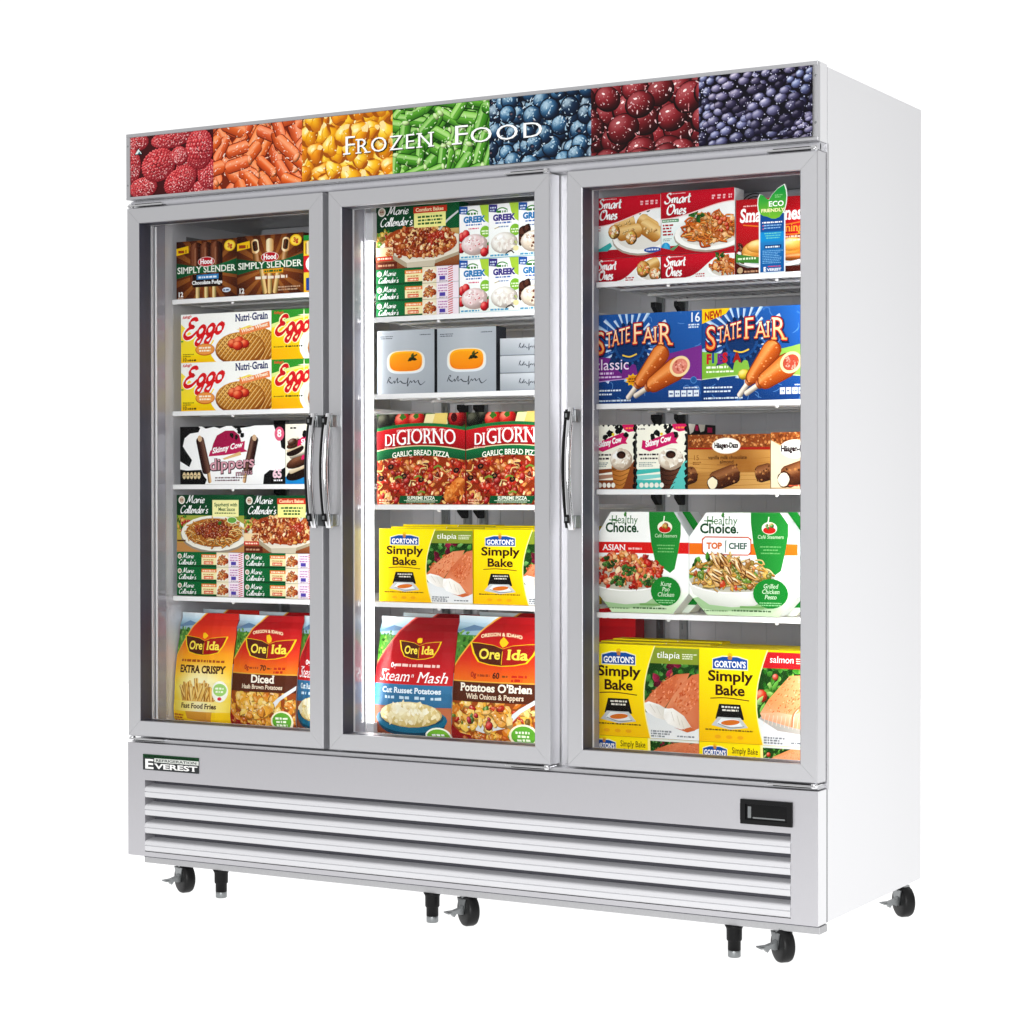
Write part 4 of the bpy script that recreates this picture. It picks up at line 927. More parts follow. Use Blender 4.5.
def pizza(a, x0, y0, x1, y1, n):
    a.rect(x0, y0, x1, y1, '#9a3a16'); cx, cy, rx, ry = (x0 + x1) / 2, (y0 + y1) / 2, (x1 - x0) * .62, (y1 - y0) * .68
    a.heap(int(n * 1.6), cx, cy, rx, ry, 4.4, PIZ, 'chunk'); a.heap(n // 2, cx, cy, rx, ry, 4.2, ('#b8261a', '#c83420', '#a01c14', '#d8502a'), 'chunk'); a.heap(n // 4, cx, cy, rx, ry, 3.0, ('#f4d698', '#e8b060', '#f8e4b4', '#d88a3a'), 'fleck'); a.heap(n // 9, cx, cy, rx, ry, 3, ('#f4dca0', '#eebf70'), 'noodle'); a.heap(n // 14, cx, cy, rx, ry, 4, ('#c01f1a', '#b02018'), 'ball')
    for _ in range(n // 22):
        x, y = a.inside(cx, cy, rx * .8, ry * .8); a.ell(x, y, 4, 3, '#1c1614', .3, 12); a.ell(x + .3, y + .3, 1.7, 1.2, '#8a5a3a', .3, 8)
    for _ in range(n // 34):
        x, y = a.inside(cx, cy, rx * .8, ry * .8); a.line([(x - 5, y - 1), (x, y + 1.5), (x + 5, y)], 2, '#7a9a3a')
def art_pizza(a):
    W = a.W; a.rect(0, 0, W, 100, '#2a2a1a'); pizza(a, 0, 0, W, 56, 170)
    a.rect(0, 84, W, 100, '#2f3a1e'); a.greens(24, 0, 84, W, 99, 8)
    for x, y, s in ((10, 92, 11), (22, 97, 8)): a.ball(x, y, s, s * .9, '#23241c', '#6a6a5a', '#0c0c0a')
    for x, y in ((34, 92), (52, 93)): a.ball(x, y, 11, 10, '#d2231e', '#f59a80', '#7a0e0c', n=12); a.blob(x, y + 5, 3.5, '#3f7a2a', .5)
    a.poly([(60, 86), (64, 99), (90, 100), (92, 88)], '#f3e6b4'); a.poly([(72, 88), (76, 100), (92, 100), (90, 86)], '#e8cf7a'); a.ball(104, 94, 12, 11, '#a8141c', '#e87a6a', '#4a060a', n=12); a.ell(100, 95, 4, 5, '#4a080c')
    ar = 5.5; U = lambda x, b: b + ar * (1 - (2 * x / W - 1) ** 2)
    xs = [W * i / 12 for i in range(13)]
    a.poly([(x, U(x, 57)) for x in xs] + [(x, U(x, 82)) for x in xs[::-1]], lambda x, y: mix('#8e0f18', '#cf1f2a', (y - 57) / 22)); a.poly([(x, U(x, 80.5)) for x in xs] + [(x, U(x, 84)) for x in xs[::-1]], '#1f7a44')
    a.poly([(x, U(x, 48)) for x in xs] + [(x, U(x, 59)) for x in xs[::-1]], lambda x, y: mix('#0d5030', '#1a7a46', (y - 48) / 14)); a.poly([(x, U(x, 58.6)) for x in xs] + [(x, U(x, 59.6)) for x in xs[::-1]], '#e8d8b0')
    [(a.text('DI', 10 + e, 64.5, 13, '#ffffff', w=14, off=-.01, serif=.08, slope=.02), a.text('GIORNO', 25 + e, 65, 16.5, '#ffffff', w=78, off=-.01, serif=.08, arc=2)) for e in (-.4, .4)]
    a.text("IT'S NOT DELIVERY. IT'S", 26, 79.4, 2.6, '#f2cfc8', w=64, arc=1.2, off=.02); a.micro(10, 61.5, 14, 1.6, '#e8b0a8')
    a.text('GARLIC BREAD PIZZA', 20, 51, 5.6, '#fdfdf2', w=74, off=.015, serif=.07, arc=3.2)
    a.cap(90, 3, 114, 27, 9, '#cf6e26', '#f0b062', '#7a3010', rd=.9); a.heap(40, 102, 15, 12, 11, 2.6, ('#e08a3a', '#f6c678', '#b8541a', '#d8742a'), 'fleck')
    a.poly([(29, 1), (31, 9.5), (86, 9.5), (82, 1)], '#0f5a34'); a.text('SUPREME PIZZA', 40, 5.4, 3.4, '#f4f8ea', w=36, off=.03, serif=.05); a.micro(36, 3.8, 44, 1, '#dbe8cf', 2, 1.5, 'c'); a.micro(3, 4, 14, 1.6, '#f0c8a8', 2)
def fillets(a, x0, y0, x1, y1, fish):
    """salad and two baked fillets on a white plate"""
    w, h = x1 - x0, y1 - y0
    T = lambda *L: [(x0 + u * w, y0 + v * h) for u, v in L]
    a.rect(x0, y0, x1, y1, lambda x, y: mix('#eef0f1', '#c9cdd0', (y - y0) / h), 2, 3); a.rect(x0, y0 + h * .36, x1, y1, '#214a1a'); a.poly(T((0, .5), (0, .3), (.3, .3), (.16, .5)), '#2c5a22')
    a.greens(90, x0, y0 + h * .42, x1 + 3, y1, h * .085, ('#2f7a24', '#4f9a34', '#7fbf50', '#1f5a1a', '#a3d070') if fish else ('#24601e', '#3f8a34', '#5aa048', '#1a4a18', '#7ab868'))
    if fish:
        a.ball(x0 + w * .12, y0 + h * .56, h * .075, h * .075, '#e0482a', '#f8a888', '#8a1a10'); a.ball(x0 + w * .36, y0 + h * .78, h * .04, h * .04, '#d8543a'); [a.leaf(x0 + w * u, y0 + h * v, h * .16, h * .05, t, c) for u, v, t, c in ((.1, .34, 1.2, '#8cc860'), (.2, .42, .7, '#5aa83a'), (.02, .44, .9, '#b8dc8a'), (.3, .62, 1.0, '#6fb84a'))]
        back = T((.60, .80), (.86, .82), (1.3, .84), (1.3, .30), (.62, .22), (.14, .30), (.10, .36), (.24, .52))
        a.poly(T((.08, .30), (.4, .17), (1.3, .10), (1.3, .18), (.5, .25), (.14, .34)), '#b8b4ae')
        a.poly(back, ['#eda06a', '#f2ae7c', '#f0a070', '#f2a878', '#f6bc96', '#f4b48c', '#f4b088', '#ee9a62'])
        a.poly(T((.10, .36), (.14, .30), (.62, .22), (.66, .36), (.4, .38)), ['#f6c0a0', '#f2a884', '#ee9a72', '#f7c6a6', '#f4b48e']); a.poly(T((.66, .36), (.62, .22), (1.3, .14), (1.3, .40), (.8, .40)), ['#f8ccae', '#f0a27a', '#f2aa84', '#f6c0a0', '#f7c8aa'])
        a.line(T((.95, .58), (.78, .46), (.66, .36), (.64, .22)), h * .018, '#d8794a'); a.line(T((.97, .58), (.80, .46), (.68, .36), (.66, .22)), h * .010, '#fbdcc6')
        for q in range(16): u = .16 + q * .07; a.line(T((u + .03, .35 - q * .002), (u, .24 - q * .006)), h * .005, '#fad8c4')
        for _ in range(260): u = a.r.uniform(.2, 1.1); v = a.r.uniform(.38, .8); (v < .36 + (u - .1) * .9) and a.shard(x0 + w * u, y0 + h * v, h * a.r.uniform(.008, .022), h * .007, .8 + a.r.uniform(-.5, .5), a.r.choice(('#e0824a', '#ec9258', '#f8c8a0', '#d8743c', '#f4b080', '#f0a468', '#c8602c')))
    else:
        for u, v, t in ((.42, .84, .2), (.2, .62, .4), (.46, .70, 1.2), (.7, .86, 2.8), (.3, .66, 2.2)): a.leaf(x0 + w * u, y0 + h * v, h * .13, h * .09, t, a.r.choice(('#8e1c40', '#a82a50', '#6e1430')))
        def crust(P, n, box):
            a.poly(P, [mix('#cf6c44', '#e29a72', a.r.random()) for _ in P]); u0, v0, u1, v1 = box
            cl = a.clip
            for _ in range(n):
                t = a.r.random(); q = a.r.uniform(-1, 1); u = u0 + (u1 - u0) * t - q * .10 * (1 if v1 > v0 else -1); v = v0 + (v1 - v0) * t + q * .085
                a.shard(x0 + w * u, y0 + h * v, h * a.r.uniform(.010, .026), h * a.r.uniform(.006, .013), .9 + a.r.uniform(-.5, .5), a.r.choice(('#cc6238', '#e08a5c', '#d67648', '#eaa078', '#c05530', '#dc8052')))
        crust(T((.03, .41), (.18, .54), (.40, .68), (.60, .76), (.84, .78), (.74, .62), (.52, .48), (.40, .36)), 90, (.2, .45, .66, .70))
        a.poly(T((.02, .40), (.12, .43), (.30, .40), (.41, .36), (.41, .22), (.26, .24), (.08, .31)), ['#f4f2ee', '#ffffff', '#f2efe9', '#dedad2', '#e4dfd6', '#f2eee8', '#ffffff'])
        a.line(T((.14, .40), (.24, .30)), h * .008, '#d4cfc6'); a.line(T((.26, .38), (.33, .28)), h * .008, '#dad6ce')
        crust(T((.42, .36), (.54, .50), (.72, .66), (.88, .76), (1.12, .80), (1.12, .18), (.92, .12), (.86, .16), (.74, .28), (.58, .35)), 150, (.66, .36, 1.0, .66))
        a.poly(T((.40, .35), (.54, .365), (.72, .29), (.86, .155), (.70, .12), (.46, .18), (.38, .25)), ['#ffffff', '#f6f3ee', '#ece7de', '#e2d8ca', '#f0ece4', '#fbfaf7', '#f0ede8']); a.poly(T((.56, .14), (.70, .12), (.86, .155), (.94, .12), (.80, .09)), '#cf7040')
        for u, v in ((.52, .32), (.62, .28), (.70, .23)): a.line(T((u, v), (u + .05, v - .11)), h * .008, '#d6d0c6')
    a.text('2', x0 + w * .06, y0 + h * .03, h * .075, '#6a6f78', off=.02); a.micro(x0 + w * .16, y0 + h * .075, w * .36, h * .022, '#8a8f96', 3, 1.3); a.micro(x0 + w * .62, y0 + h * .03, w * .3, h * .022, '#8a8f96')
def gorton_logo(a, x, y, w, h):
    a.poly([(x, y), (x + w, y), (x + w * 1.0, y + h * .62), (x + w * .72, y + h * .8), (x + w * .28, y + h * .8), (x, y + h * .62)], '#f6f2d8'); a.poly([(x + w * .02, y + h * .05), (x + w * .98, y + h * .05), (x + w * .98, y + h * .58), (x + w * .7, y + h * .74), (x + w * .3, y + h * .74), (x + w * .02, y + h * .58)], '#1d57a8')
    a.blob(x + w * .5, y + h * .82, h * .15, '#f2c21a', .2); a.blob(x + w * .5, y + h * .68, h * .13, '#c88a4a', .25); a.text("GORTON'S", x + w * .06, y + h * .14, h * .34, '#ffffff', w=w * .88, off=.03, serif=.06)
def art_gorton(a, fish):
    W = a.W; q = .555 * W; cl = [(q * .94, 0), (W, 0), (W, 100), (q * .99, 100)]
    a.rect(0, 0, W, 100, '#fadf00'); a.rect(q * .8, 0, W, 100, '#cfd6d0')
    a.clip = [(q * .9, 0), (W, 0), (W, 100), (q * .9, 100)]; fillets(a, q * .88, 0, W * 1.0, 92, fish)
    a.poly([(q * .9, 81), (W, 81), (W, 98), (q * .9, 98)], '#8fa03a' if not fish else '#c8242c'); a.rect(q * .9, 98, W, 100, '#e8d410'); a.text('tilapia' if not fish else 'salmon', q * 1.12, 87, 7, '#ffffff', w=W * .21, off=.0, shear=.08); a.micro(q * 1.12 + W * .23, 91, W * .13, 1.3, '#eef2d8', 3, 1.7); a.clip = None
    L = [(0, 0), (q * 1.02, 0)] + [(q * (1.02 - .14 * sin(pi * (t / 14)) ** 1.0 + .07 * (t / 14)), 100 * t / 14) for t in range(1, 15)] + [(0, 100)]
    a.poly(L, lambda x, y: mix('#f8c60a', '#fdea10', y / 80 + .1 * sin(x / 9))); a.line(L[1:-1], 1.2, '#fdf6b0', smooth=0)
    gorton_logo(a, q * .21, 77.5, q * .57, 18.5)
    a.text('Simply', q * .14, 65.5, 10.6, '#3f1c10', w=q * .71, off=.028); a.text('Bake', q * .25, 50.5, 10.6, '#3f1c10', w=q * .48, off=.028); a.line([(q * .18, 46.5), (q * .45, 47.5), (q * .8, 45.5)], 1.1, '#6a3a12')
    a.poly([(q * .26, 25), (q * .32, 41), (q * .66, 41), (q * .72, 25)], '#1d1a18'); a.micro(q * .36, 37, q * .28, 2, '#e8e4da', 2, 1.7, 'c'); a.poly([(q * .2, 18), (q * .3, 27), (q * .66, 27), (q * .78, 17), (q * .5, 14)], '#c9ccce'); a.poly([(q * .28, 20), (q * .36, 26), (q * .62, 25), (q * .7, 18), (q * .5, 17)], '#e8ecee'); a.ell(q * .5, 21.5, q * .15, 2.8, '#d8792e', .1); a.line([(q * .3, 20), (q * .5, 16), (q * .72, 18)], .8, '#8a8d90')
    a.micro(q * .1, 12.5, q * .76, 1.7, '#6a4a10'); [a.ell(q * (.3 + .18 * i), 6, q * .05, 2, '#f0b020') for i in range(3)]
def art_gorton_flat(a, fish):
    W = a.W; a.rect(0, 0, W, 100, '#fbe40c'); a.rect(0, 0, W, 12, '#f3c70a'); q = W * .56; a.clip = [(q, 0), (W, 0), (W, 100), (q, 100)]
    fillets(a, q, -60, W, 130, fish); a.rect(q, 86, W, 100, '#e6ebe2'); a.clip = None; a.poly([(q - 12, 0), (q + 6, 0), (q + 2, 100), (q - 14, 100)], '#fdf0a0')
    gorton_logo(a, W * .03, 12, W * .22, 84); a.text('Simply Bake', W * .29, 40, 36, '#3f1c10', w=W * .23, off=.01); a.line([(W * .32, 24), (W * .4, 18), (W * .5, 24)], 5, '#6a3a12')
def ore_logo(a, x, y, w, h):
    P = lambda s, dx=0: [(x + w * .5 + (px - .5) * w * s, y + h * .5 + (py - .5) * h * s) for px, py in ((0, .95), (.14, .93), (.36, .86), (.5, .72), (.64, .86), (.86, .93), (1, .95), (.94, .5), (.85, .15), (.68, .04), (.5, .0), (.32, .04), (.15, .15), (.06, .5))][::-1]
    a.poly(P(1.07), '#f8d21a'); a.poly(P(1.0), '#a81a18'); c = a.clip; a.poly([(px, py) for px, py in P(1.0) if px <= x + w * .501] , '#5a2412'); a.blob(x + w * .5, y + h * 1.0, w * .065, '#f8c81a', .3, 8)
    a.text('Ore', x + w * .13, y + h * .28, h * .42, '#fbe45a', w=w * .34, off=.025, serif=.06); a.text('Ida', x + w * .57, y + h * .28, h * .42, '#fbe45a', w=w * .31, off=.025, serif=.06)
    a.line([(x + w * .5, y + h * .05), (x + w * .5, y + h * .62)], h * .03, '#f8d21a', smooth=0)
def art_potato(a, v):
    W = a.W; a.rect(0, 0, W, 100, '#c8222a'); a.vgrad(0, 60, W, 100, [(0, '#5a9a3a'), (.6, '#4f8f36'), (.72, '#7aa6b8'), (.82, '#b9d6e8'), (1, '#e6f1f6')])
    a.poly([(0, 88), (W * .2, 93), (W * .42, 90), (W * .7, 95), (W, 92), (W, 86), (0, 86)], '#6f8fb0'); a.poly([(0, 87), (W * .3, 89), (W * .6, 88), (W, 90), (W, 85), (0, 85)], '#9fbccb'); a.greens(190, 0, 52, W * .8, 87, 3.4, ('#4a8a2a', '#7ab84a', '#2f6a1e', '#9acb5a', '#64a83c'))
    swoop = [(W * (t / 14), 60 + 43 * sin(pi * .5 * min(1, t / 14 * 1.45)) ** .95) for t in range(15)]
    stops = {0: ('#f8cc14', '#fbe24a', '#f6a81e', '#e0401c', '#b8161e'), 1: ('#f09a1c', '#f5b21e', '#ee7a1c', '#d42a1e', '#a8121c'), 2: ('#c82a26', '#d63a2c', '#c8202a', '#b0141e', '#8e0c18'), 3: ('#f09a1c', '#f3a21e', '#ea6a1c', '#d42a1e', '#a8121c')}[v]
    hs = 1.16 if v == 0 else 1.
    f = lambda x, y: g_(x, y / hs)
    g_ = lambda x, y: (mix(stops[0], stops[1], y / 30) if y < 30 else mix(stops[1], stops[2], (y - 30) / 25) if y < 55 else mix(stops[2], stops[3], (y - 55) / 15) if y < 70 else mix(stops[3], stops[4], (y - 70) / 25))
    for _ in (0,):
        for i in range(14):
            (xa, ya), (xb, yb_) = swoop[i], swoop[i + 1]; K = [0, 14, 28, 42, 54, 62, 70, 80]
            for j in range(8):
                t0, t1 = j / 8, (j + 1) / 8; a.poly([(xa, ya * t0), (xb, yb_ * t0), (xb, yb_ * t1), (xa, ya * t1)], f, a.n + 1)
        a.n += 2
    a.line([(x, y + .6) for x, y in swoop], 1.2, '#f2b84a' if v != 2 else '#e86a5a', smooth=0)
    if v == 0:
        a.rect(W * .0, 12, W, 58, lambda x, y: mix('#fffbd8', f(x, y), min(1, ((x / W - .54) * 1.9) ** 2 + ((y - 33) / 26) ** 2)), 8, 8); ore_logo(a, W * .17, 63, W * .7, 17); a.micro(W * .14, 56.5, W * .74, 2.4, '#a8521a')
        a.text('EXTRA CRISPY', W * .12, 47, 6.2, '#4a1a10', w=W * .78, off=.04, serif=.08)
        a.ball(W * .47, 26, W * .3, 9, '#c8842a', '#e8b04a', '#a8621a')
        for k in range(64): x = a.r.uniform(.22, .74) * W; t = a.r.uniform(-.5, .5) + (x / W - .47) * 1.6; L = a.r.uniform(9, 17) * (1.1 - abs(x / W - .47)); a.cap(x, 20 + a.r.uniform(-2, 5), x + L * sin(t), 24 + L * cos(t), 1.15, mix('#eab23a', '#fae08a', a.r.random()), None, '#9a5416')
        a.poly([(W * .3, 6), (W * .22, 22), (W * .76, 22), (W * .7, 2)], lambda x, y: mix('#c8862a', '#f0c05a', y / 22)); a.rect(0, 12.5, W, 21.5, lambda x, y: mix('#fff8d0', '#f8dc40', abs(x / W - .52) * 1.7), 6, 1); a.text('Fast Food Fries', W * .18, 15.4, 4.2, '#4a1a10', w=W * .62, off=.03, serif=.08); a.micro(W * .03, 8, W * .2, 1.6, '#b84a1a', 4, 1.5); a.ell(W * .84, 31, W * .12, 9.5, '#fbfbf0'); a.ell(W * .84, 32.5, W * .10, 5.6, '#a8d878'); a.micro(W * .77, 33, W * .13, 1.8, '#f6fbe8', 2, 1.6, 'c'); a.ell(W * .84, 24.6, W * .03, 1.6, '#d8304a')
    elif v == 2:
        ore_logo(a, W * .32, 66, W * .5, 15); a.micro(W * .28, 59.5, W * .56, 2.6, '#f2d0c8'); a.text('0g', W * .22, 58.5, 4, '#ffffff', off=.02)
        a.text('Steam', W * .06, 47.5, 8.6, '#ffffff', w=W * .42, shear=.3, off=0, serif=.04); a.text('n', W * .50, 51, 3.6, '#ffffff', shear=.3); a.text('Mash', W * .57, 47, 8.6, '#ffffff', w=W * .37, shear=.3, off=0, serif=.04)
        a.rect(0, 27, W, 45, lambda x, y: mix('#2a5f86', '#3f7fa8', y / 45)); a.text('Cut Russet Potatoes', W * .12, 38, 4.4, '#eaf4fa', w=W * .76, off=.03, serif=.06); [a.micro(W * (.16 + .2 * i), 33, W * .13, 2.6, '#cfe4f0') for i in range(4)]; a.micro(W * .1, 56, W * .1, 1, '#ffffff')
        a.rect(0, 0, W, 27, lambda x, y: mix('#8a4a32', '#c87a52', x / W), 3, 2); a.ell(W * .5, 14, W * .44, 12, '#124a62'); a.ell(W * .5, 16.5, W * .46, 11, '#1f6f8e'); a.ell(W * .5, 18.5, W * .42, 8.6, '#16506a')
        a.ball(W * .5, 20.5, W * .40, 10.5, '#efe2b0', '#fbf5da', '#c9b06a', n=20); a.heap(90, W * .5, 21, W * .36, 8.6, 3, ('#f3e8bc', '#fbf4d8', '#e6d293', '#f8eecb', '#dcc582'), 'fleck'); a.heap(26, W * .5, 24, W * .26, 5, 2.4, ('#fdf8e2', '#fbf3d2'), 'fleck')
        a.ell(W * .85, 3, W * .15, 8, '#f4f8ea'); a.ell(W * .85, 3, W * .13, 6.6, '#7ab83a'); a.micro(W * .78, 4, W * .14, 1.8, '#ffffff', 2); a.micro(W * .04, 2, W * .3, 1.8, '#f0d8c8', 2)
    else:
        two = v == 3; ore_logo(a, W * .2, 62, W * .72, 18); a.text('OREGON & IDAHO', W * .3, 83, 2.6, '#fbe6c0', w=W * .46, arc=2, off=.03); a.text('0g', W * .22, 52.5, 3.8, '#a8281a', off=.03); a.micro(W * .3, 53, W * .14, 2, '#a8481a'); a.text('60' if two else '70', W * .47, 52, 4.4, '#3a2010', off=.03); a.micro(W * .58, 53, W * .06, 1.6, '#7a4a1a'); a.micro(W * .68, 53, W * .16, 2.2, '#c8321a', 2, 1.4)
        yb2 = 33
        a.rect(0, 0, W, yb2, '#a8521a'); a.heap(120, W * .5, 18, W * .62, 18, 4.4, ('#f0b03a', '#f6cc5a', '#e0902a', '#f8dc8a', '#d87a22'), 'chunk')
        if two: a.heap(22, W * .45, 18, W * .5, 12, 3, ('#c8281e', '#4a8a2a', '#d84a2a', '#6aa03a'), 'chunk')
        a.rect(0, yb2, W, 49, '#5f2d16'); a.rect(0, 48.4, W, 49.4, '#e8b04a')
        if two: a.text("Potatoes O'Brien", W * .1, 41.3, 6, '#fdf6e8', w=W * .8, off=.03, serif=.08); a.text('With Onions & Peppers', W * .18, 35.4, 4, '#f4e4cc', w=W * .64, off=.02, serif=.06)
        else: a.text('Diced', W * .34, 41.2, 6.6, '#fdf6e8', w=W * .36, off=.03, serif=.08); a.text('Hash Brown Potatoes', W * .2, 35.8, 3.6, '#f4e4cc', w=W * .62, off=.02, serif=.06)
        a.rect(0, 0, W, 3, '#a8161c'); a.poly([(0, 14), (W * .12, 8), (W * .5, 4), (W, 3), (W, 0), (0, 0)], '#9e1419'); a.heap(14, W * .34, 6, W * .3, 3, 3, ('#c8641e', '#e8a03a'), 'chunk')
        a.poly([(W * .2, 13), (W * .4, 9), (W * .66, 14), (W * .8, 26), (W, 36), (W, 39.5), (W * .78, 29), (W * .7, 24)], '#e3e7ea'); a.heap(34, W * .44, 19, W * .26, 8, 4.4, ('#f2b544', '#f8d26a', '#e09430', '#fae09a'), 'chunk')
        if two: a.heap(8, W * .42, 20, W * .2, 6, 3.2, ('#d8302a', '#c8203a', '#5a8a3a', '#7a9a4a'), 'ball')
        a.ell(W * .83, 8, W * .15, 9.5, '#fbf3d8'); a.ell(W * .83, 8.4, W * .125, 7.6, '#6cb43a'); a.micro(W * .75, 10, W * .16, 2, '#f4fbe6', 3, 1.5, 'c')
def art_smart(a, v):
    W = a.W; R_ = '#c8142e'; a.rect(0, 0, W, 100, '#f7f9f8'); a.rect(0, 0, W, 60, lambda x, y: mix('#d6ebe6', '#ffffff', y / 60), 2, 4)
    a.rect(0, 0, W, 14, '#b01226', 1)
    if v == 0:
        plate(a, W * .72, 32, W * .44, 27, '#fbfbf7', '#d6d2c8'); a.greens(14, W * .5, 62, W * .8, 76, 9, ('#2f6b2a', '#4f8f3a', '#1f4a1e'))
        for x, y, x2, y2, w in ((.3, 52, .62, 58, 12), (.95, 40, .66, 62, 13), (1.0, 30, .7, 54, 14), (.34, 38, .72, 44, 12)): a.cap(W * x2, y2, W * x, y, w, '#e0b064', '#f8e0a8', '#a86a26'); a.heap(10, W * (x + x2) / 2, (y + y2) / 2, W * .12, 5, 2.5, ('#eec27a', '#d89a4a', '#f6dca0'), 'ball')
        for x, y in ((.3, 43), (.56, 32)): a.ball(W * x, y, 11, 12, '#d89a42', n=12); a.heap(16, W * x, y, 7, 8, 3, ('#f7e6c2', '#e0702a', '#d8c24a', '#fbf2dc'), 'chunk')
        a.ell(W * .88, 10, W * .13, 4.5, '#2a5fb0'); a.micro(W * .79, 9, W * .18, 3, '#e8f0fb'); a.rect(0, 64, W * .12, 68, '#2fa3a0'); a.poly([(0, 12), (W * .1, 18), (W * .24, 26), (W * .27, 20), (W * .2, 12)], '#3fb0ae'); a.micro(2, 55, 12, 2.5, '#c8283a', 3, 1.9)
    else:
        plate(a, W * .68, 30, W * .5, 26, '#fbfbf7', '#d6d2c8'); a.ell(W * .69, 37, W * .36, 22, '#c8641e'); a.heap(130, W * .69, 38, W * .35, 24, 5, ('#e07a2a', '#f0a24a', '#c8581e', '#f6c87a', '#d86420', '#ee8a34'), 'noodle'); a.heap(50, W * .69, 40, W * .33, 22, 5, ('#e89a4a', '#f2c48a', '#b8602a', '#d87a34', '#9a6a3a'), 'chunk'); a.heap(12, W * .8, 44, W * .18, 14, 4, ('#d8401e', '#e8602a'), 'ball'); a.greens(10, W * .38, 56, W * .54, 66, 9, ('#2f6b2a', '#4f8f3a'))
        a.rect(W * .01, 52, W * .24, 57, '#5a9a6a'); a.micro(W * .02, 53.5, W * .2, 2, '#e8f4e8'); a.micro(W * .02, 46, W * .15, 3, '#b01a2e', 4, 1.65); a.micro(W * .02, 25, W * .12, 1.6, '#8a9a98', 2); a.ell(W * .06, 12, 8, 8, '#28a0d8'); a.poly([(W * .06, 20), (W * .02, 10), (W * .11, 10)], '#4fbbe8'); a.poly([(0, 2), (W * .2, 14), (W * .26, 18), (W * .22, 12), (W * .1, 0)], '#6aa87a')
    n = 14; top = [(W * i / n, (58 + 22 * (1 - cos(pi * (i / n) ** 1.1)) / 2) if v else (54 + 24 * (1 - cos(pi * (i / n) ** 1.1)) / 2)) for i in range(n + 1)]
    a.poly([(x, y - 1.6) for x, y in top] + [(W, 100), (0, 100)], '#f7d8d8'); a.poly(top + [(W, 100), (0, 100)], lambda x, y: mix('#a80f24', '#d21732', (y - 50) / 40))
    bot = [(W * i / n, 14 - 12 * sin(pi * i / n * .9)) for i in range(n + 1)]; a.poly([(0, 0), (W, 0)] + [(x, y - 2) for x, y in bot[::-1]], '#b81226')
    for k in ((.5, '#7a0a18'), (0, '#ffffff')): a.script('Smart', W * .05 + k[0], 82 - k[0], 16, k[1], w=W * .36, wt=.17, shear=.12); a.script('Ones', W * .08 + k[0], 64 - k[0], 16, k[1], w=W * .27, wt=.17, shear=.12)
    a.micro(W * .14, 96.4, W * .2, 1.5, '#f4d8dc'); [a.micro(W * (.7 + .075 * i), 88, W * .045, 3, '#f2c4cc', 2, 1.3) for i in range(4)]
def art_smart_flat(a, v):
    W = a.W; a.rect(0, 0, W, 100, lambda x, y: mix('#a80f24', '#cf1730', y / 80), 1, 3); n = 12
    c = [(W * (.34 + .66 * i / n), 4 + 90 * (1 - cos(pi * min(1, i / n * 1.25))) / 2) for i in range(n + 1)]
    a.poly([(W * .34, 0), (W, 0)] + c[::-1], '#f3f6f4'); a.ell(W * .88, 36, W * .25, 42, '#ffffff'); a.ell(W * .88, 34, W * .21, 34, '#dcd8ce')
    if v: a.heap(60, W * .87, 46, W * .17, 34, 11, ('#e07a2a', '#f0a24a', '#c8581e', '#f6c87a', '#d86420', '#d8401e'), 'noodle'); a.heap(16, W * .87, 46, W * .15, 30, 12, ('#e89a4a', '#b8602a', '#f2c48a'), 'chunk'); a.greens(5, W * .74, 78, W * .82, 88, 20, ('#2f6b2a', '#4f8f3a'))
    else: a.cap(W * .7, 40, W * .98, 78, 26, '#e0b064', '#f8e0a8', '#a86a26'); a.ball(W * .74, 48, 32, 36, '#d89a42'); a.ball(W * .92, 26, 30, 30, '#d89a42'); a.heap(26, W * .75, 48, 20, 24, 8, ('#f7e6c2', '#e0702a', '#d8c24a'), 'chunk'); a.heap(20, W * .92, 26, 18, 18, 8, ('#f7e6c2', '#e0702a', '#fbf2dc'), 'chunk')
    a.script('Smart', W * .04, 54, 40, '#ffffff', w=W * .29, wt=.17, shear=.12); a.script('Ones', W * .06, 12, 40, '#ffffff', w=W * .22, wt=.17, shear=.12); a.micro(W * .13, 90, W * .17, 4, '#f4d8dc'); a.micro(W * .47, 12, W * .13, 6, '#c0283c', 2, 1.6)
